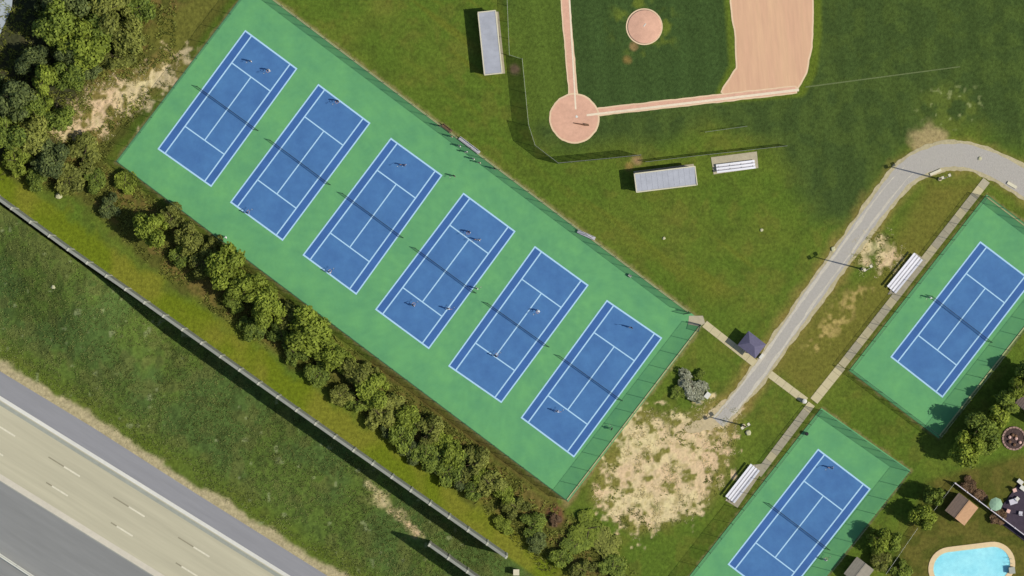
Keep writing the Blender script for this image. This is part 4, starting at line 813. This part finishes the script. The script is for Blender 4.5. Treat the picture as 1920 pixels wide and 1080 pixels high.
k = (dd < 14) & (nz + np.clip(dd, -60, 20) * 0.004 > 0.54) & (sdf(xs, ys, SLAB1) > 12); o = tufts('patch_grass', xs[k][::2], ys[k][::2], 6, 0.08, 0.24, 0.07, L_oli, 1.0, 0.45); tag(o, 'grass tufts growing through the bare earth patches', 'grass', kind='stuff')
k = (dd < 22) & (nz < 0.40) & (sdf(xs, ys, SLAB1) > 12); o = tufts('straw', xs[k][::2], ys[k][::2], 4, 0.06, 0.2, 0.06, L_straw, 1.6, 0.7); tag(o, 'dry pale straw lying on the bare earth patches', 'straw', kind='stuff')

# ------------------------------------------------------------------ people
SKIN = mat('skin', (206, 158, 130), var=0.04, rough=0.6); HAIRD = mat('dark_hair', (48, 38, 32), var=0.1); HAIRL = mat('fair_hair', (166, 132, 84), var=0.1); SHOE = mat('shoe_white', (226, 226, 224), var=0.03); EYE = mat('eye', (30, 30, 34), var=0.02)
CLOTH = {k: mat('cloth_' + k, c, var=0.04, rough=0.9) for k, c in dict(white=(240, 240, 238), grey=(150, 152, 158), black=(34, 36, 42), navy=(36, 46, 84), blue=(78, 128, 196), red=(176, 62, 58), cream=(226, 216, 180), teal=(60, 120, 120), khaki=(150, 136, 104)).items()}
def person_mesh(pose):
    V = []; E = []; Rd = []; Z = []          # zones: 0 skin 1 shirt 2 shorts 3 shoe
    def add(p, r_, parent, zone): V.append(Vector(p)); Rd.append(r_); Z.append(zone); i = len(V) - 1; (E.append((parent, i)) if parent is not None else None); return i
    sit = pose == 'sit'; ph = 0.52 if sit else (0.86 if pose == 'ready' else 0.95); ln = 0.12 if pose == 'ready' else 0.02
    pel = add((0, 0, ph), 0.13, None, 2); sp = add((0, ln * 0.4, ph + 0.2), 0.125, pel, 1); ch = add((0, ln, ph + 0.4), 0.15, sp, 1); nk = add((0, ln + 0.02, ph + 0.56), 0.055, ch, 0)
    h1 = add((0, ln + 0.05, ph + 0.64), 0.07, nk, 0); h2 = add((0, ln + 0.05, ph + 0.72), 0.092, h1, 0); add((0, ln + 0.04, ph + 0.80), 0.07, h2, 0); add((0, ln + 0.16, ph + 0.69), 0.014, h2, 0)
    for s in (-1, 1): add((s * 0.1, ln + 0.04, ph + 0.70), 0.016, h2, 0)
    arms = {'stand': ((0.24, 0.0, -0.25), (0.26, 0.08, -0.47)), 'ready': ((0.27, 0.12, -0.22), (0.16, 0.36, -0.2)), 'serve': ((0.3, 0.05, 0.2), (0.3, 0.12, 0.45)), 'reach': ((0.36, 0.12, -0.1), (0.52, 0.3, -0.05)), 'sit': ((0.24, 0.06, -0.22), (0.16, 0.28, -0.34))}
    hand_pt = None
    for s in (-1, 1):
        sh = add((s * 0.17, ln, ph + 0.47), 0.07, ch, 1); key = pose
        if s < 0 and pose in ('serve', 'reach'): key = 'stand'
        e_, w_ = arms[key]; el = add((s * e_[0], ln + e_[1], ph + 0.47 + e_[2]), 0.046, sh, 1); mid_ = V[el] * 0.55 + Vector((s * w_[0], ln + w_[1], ph + 0.47 + w_[2])) * 0.45; fm = add(mid_, 0.042, el, 0)
        wr = add((s * w_[0], ln + w_[1], ph + 0.47 + w_[2]), 0.03, fm, 0); d = (V[wr] - V[el]).normalized(); sd_ = d.cross(Vector((0, 0, 1))); sd_ = sd_.normalized() if sd_.length > 0.1 else Vector((1, 0, 0)); pm = add(V[wr] + d * 0.07, 0.036, wr, 0); nrm = d.cross(sd_)
        if s > 0: hand_pt = V[pm].copy()
        for q, L_ in ((-1.5, 0.06), (-0.5, 0.075), (0.5, 0.08), (1.5, 0.065)):
            f1_ = add(V[pm] + d * 0.04 + sd_ * 0.02 * q, 0.010, pm, 0); add(V[f1_] + d * L_ * 0.7 + nrm * 0.03, 0.008, f1_, 0)
        t1 = add(V[wr] + d * 0.04 + sd_ * 0.045, 0.011, wr, 0); add(V[t1] + d * 0.04 + sd_ * 0.01 + nrm * 0.02, 0.009, t1, 0)
        hp = add((s * 0.1, 0, ph - 0.06), 0.1, pel, 2)
        if sit: kn = (s * 0.13, 0.42, 0.5); an = (s * 0.13, 0.44, 0.1); tq = 0.17
        elif pose == 'ready': kn = (s * 0.22, 0.16, 0.46); an = (s * 0.26, -0.02, 0.09); tq = 0.16
        elif pose == 'reach': kn = (s * 0.14, 0.18 * s, 0.5); an = (s * 0.16, 0.28 * s - 0.06, 0.09); tq = 0.16
        else: kn = (s * 0.11, 0.02, 0.5); an = (s * 0.13, 0, 0.09); tq = 0.16
        th = add((Vector(V[hp]) * 0.45 + Vector(kn) * 0.55), 0.082, hp, 2); k_ = add(kn, 0.06, th, 0); cf = add(Vector(kn) * 0.6 + Vector(an) * 0.4, 0.055, k_, 0); a_ = add(an, 0.042, cf, 3); add((an[0] + s * 0.02, an[1] + tq, 0.045), 0.04, a_, 3)
    me = bpy.data.meshes.new('p'); me.from_pydata([tuple(v) for v in V], E, []); ob = bpy.data.objects.new('p', me); link(ob); md_ = ob.modifiers.new('skin', 'SKIN'); md_.use_smooth_shade = True
    for i, sv_ in enumerate(me.skin_vertices[0].data): sv_.radius = (Rd[i], Rd[i] * (0.8 if i in (pel, sp, ch) else 1)); sv_.use_root = (i == pel)
    ob.modifiers.new('sub', 'SUBSURF').levels = 1
    dg = bpy.context.evaluated_depsgraph_get(); nm = bpy.data.meshes.new_from_object(ob.evaluated_get(dg)); bpy.data.objects.remove(ob); nm.name = 'body'
    zmin = min(v.co.z for v in nm.vertices)
    zb = {}
    A_ = np.array([V[a] for a, b in E]); B_ = np.array([V[b] for a, b in E]); zn = np.array([Z[b] for a, b in E])
    mi = []
    for p in nm.polygons:
        c = np.array(p.center); ab = B_ - A_; t = np.clip(((c - A_) * ab).sum(1) / (ab * ab).sum(1), 0, 1); mi.append(int(zn[np.argmin(((A_ + ab * t[:, None] - c) ** 2).sum(1))]))
    nm.materials.clear()
    for _ in range(4): nm.materials.append(SKIN)
    nm.polygons.foreach_set('material_index', mi)
    for v in nm.vertices: v.co.z -= zmin
    return nm, Vector((0, ln + 0.045, ph + 0.735 - zmin)), hand_pt - Vector((0, 0, zmin))
PM = {p: person_mesh(p) for p in ('stand', 'ready', 'serve', 'reach', 'sit')}
def hair_mesh(cap=False):
    bm = bmesh.new(); bmesh.ops.create_uvsphere(bm, u_segments=14, v_segments=9, radius=0.112)
    bmesh.ops.delete(bm, geom=[v for v in bm.verts if v.co.z < -0.02 - (0.05 if v.co.y < 0 else -0.03)], context='VERTS')
    for v in bm.verts: v.co.y -= 0.012
    if cap: vs = [bm.verts.new(p) for p in ((-0.07, 0.08, 0.03), (0.07, 0.08, 0.03), (0.055, 0.19, 0.015), (-0.055, 0.19, 0.015))]; bm.faces.new(vs)
    me = bpy.data.meshes.new('hair'); bm.to_mesh(me); bm.free(); me.materials.append(HAIRD); return me
HM = hair_mesh(); CM = hair_mesh(True)
eb = MB()
for s in (-1, 1): eb.lathe([(0.004, -0.012), (0.013, 0), (0.004, 0.012)], 6, (s * 0.036, 0.083, -0.01))
EM = bpy.data.meshes.new('eyes'); EM.from_pydata(eb.v, [], eb.f); EM.materials.append(EYE)
rk = None
def racket(loc, rz, label):
    global rk
    r = empty('tennis_racket', loc, rz, label, 'racket', 'rackets held by the players')
    if rk is None:
        ring = [(0.0 + 0.125 * math.sin(2 * math.pi * k / 18), 0.52 - 0.165 * math.cos(2 * math.pi * k / 18), 0) for k in range(19)]
        a = MB().tube(ring, 0.012, 6, False).tube([(0, 0.2, 0), (0.05, 0.37, 0)], 0.01, 6).tube([(0, 0.2, 0), (-0.05, 0.37, 0)], 0.01, 6).build('frame', M_dark, r); b = MB().tube([(0, -0.05, 0), (0, 0.21, 0)], 0.017, 8).build('grip', M_dark, r)
        s = MB()
        for k in range(-4, 5): hh = 0.155 * math.sqrt(max(0, 1 - (k * 0.026 / 0.12) ** 2)); s.box((k * 0.026, 0.52, 0), (0.003, 2 * hh, 0.002))
        for k in range(-5, 6): hh = 0.115 * math.sqrt(max(0, 1 - (k * 0.028 / 0.16) ** 2)); s.box((0, 0.52 + k * 0.028, 0.003), (2 * hh, 0.003, 0.002))
        c = s.build('strings', M_white, r); rk = (a, b, c)
    else:
        for q in rk: inst(q, r)
    return r
def person(px, py, pose, face, shirt, shorts, label, hair=HAIRD, cap=None, z=ZS + 0.004, rack=True, rl=None, sc=1.0):
    """px, py: point on the ground between the feet"""
    me, hd, hp = PM[pose]; c = P(px, py, z); a = R(face - 90)
    r = empty('person', (c.x, c.y, z), a, label, 'person', 'people'); m2 = me.copy()
    for i, m in enumerate((SKIN, CLOTH[shirt], CLOTH[shorts], SHOE)): m2.materials[i] = m
    b = bpy.data.objects.new('body', m2); link(b, r)
    h = bpy.data.objects.new('cap' if cap else 'hair', CM if cap else HM); link(h, r); h.location = hd; h.material_slots[0].link = 'OBJECT'; h.material_slots[0].material = CLOTH[cap] if cap else hair
    e = bpy.data.objects.new('eyes', EM); link(e, r); e.location = hd
    r.scale = (sc,) * 3
    if rack and pose != 'sit':
        w_ = Matrix.Rotation(a, 3, 'Z') @ (hp * sc); o = racket((c.x + w_.x, c.y + w_.y, z + w_.z), a - 0.3, rl or 'tennis racket held by the ' + label.replace('person', 'player')); o.rotation_euler = (R(15) if pose != 'serve' else R(70), 0, a - 0.3)
UP, DN = 53, 233
def pl(*a, **k): person(*a, **k)
pl(471, 115, 'stand', DN, 'white', 'black', 'person in white on the upper half of the first court, left of the two', rl='racket of the left player on the first court')
pl(505, 131, 'ready', DN, 'white', 'grey', 'person in white on the upper half of the first court, right of the two', rl='racket of the right player on the first court')
pl(634, 189, 'ready', DN, 'navy', 'black', 'person in dark clothes at the upper baseline of the second court', rl='racket of the player at the upper end of the second court')
pl(464, 400, 'ready', UP, 'blue', 'navy', 'person in blue on the lower baseline of the second court', rl='racket of the player at the lower end of the second court')
pl(758, 310, 'reach', DN, 'navy', 'blue', 'person in navy on the upper half of the third court', rl='racket of the player on the upper half of the third court')
pl(617, 511, 'ready', UP, 'white', 'blue', 'person in pale clothes at the lower baseline of the third court', rl='racket of the player at the lower end of the third court')
pl(852, 330, 'stand', DN, 'black', 'black', 'person in black on the green beside the upper right corner of the third court', rl='racket of the person in black beside the third court')
pl(425, 445, 'stand', 200, 'white', 'cream', 'person in white at the lower fence below the second court', cap='white', rack=False)
pl(880, 434, 'ready', DN, 'navy', 'navy', 'person in dark clothes just above the upper service line of the fourth court', rl='racket of the dark clothed player on the upper half of the fourth court')
pl(898, 450, 'reach', DN, 'white', 'navy', 'person in a white shirt on the upper service line of the fourth court', rl='racket of the white shirted player on the upper half of the fourth court')
pl(894, 541, 'stand', UP, 'white', 'black', 'person in a white shirt by the right net post of the fourth court', rl='racket of the player by the net post of the fourth court')
pl(774, 573, 'ready', UP, 'grey', 'black', 'person in grey on the lower half of the fourth court', rl='racket of the grey clothed player on the lower half of the fourth court')
pl(840, 579, 'reach', UP, 'white', 'black', 'person in white on the right alley line of the fourth court', rl='racket of the player on the right alley of the fourth court')
pl(1010, 582, 'ready', DN, 'white', 'white', 'person all in white in the upper half of the fifth court', cap='white', rl='racket of the player in the upper half of the fifth court')
pl(929, 668, 'ready', UP, 'navy', 'black', 'person in dark clothes on the lower service line of the fifth court', rl='racket of the player on the lower service line of the fifth court')
pl(1184, 614, 'serve', DN, 'navy', 'black', 'person in dark clothes serving on the upper half of the sixth court', rl='racket of the player on the upper half of the sixth court')
pl(1044, 771, 'reach', UP, 'white', 'blue', 'person in a white shirt on the lower half of the sixth court', rl='racket of the player on the lower half of the sixth court')
pl(1147, 804, 'stand', 150, 'black', 'black', 'person in black on the green right of the sixth court', rl='racket of the person in black right of the sixth court')
pl(1744, 558, 'stand', DN, 'white', 'cream', 'person in white beside the net post of the right edge court', cap='white', rl='racket of the player on the right edge court')
pl(1559, 877, 'reach', DN, 'blue', 'navy', 'person in blue on the upper half of the bottom court', rl='racket of the player on the upper half of the bottom court')
pl(1546, 1050, 'ready', UP, 'white', 'black', 'person in white on the right sideline of the bottom court', rl='racket of the player on the right sideline of the bottom court')
pl(824, 236, 'stand', DN, 'black', 'black', 'person in black at the upper fence, farthest left of the waiting group', rack=False)
pl(847, 256, 'stand', DN, 'cream', 'khaki', 'person in cream standing second from the left in the waiting group', hair=HAIRL, rack=False)
pl(862, 274, 'stand', DN, 'white', 'black', 'person in a white shirt and black shorts standing left of the occupied bench', rack=False)
pl(874, 285, 'stand', 280, 'white', 'navy', 'person in a white shirt and navy shorts in front of the occupied bench', rack=False)
pl(888, 298, 'stand', DN, 'white', 'grey', 'person in white and grey near the right end of the occupied bench', rack=False)
pl(899, 305, 'stand', 250, 'cream', 'black', 'person in a cream shirt standing right of the occupied bench', rack=False)
pl(927, 316, 'stand', DN, 'black', 'navy', 'person in black at the upper fence, farthest right of the waiting group', rack=False)
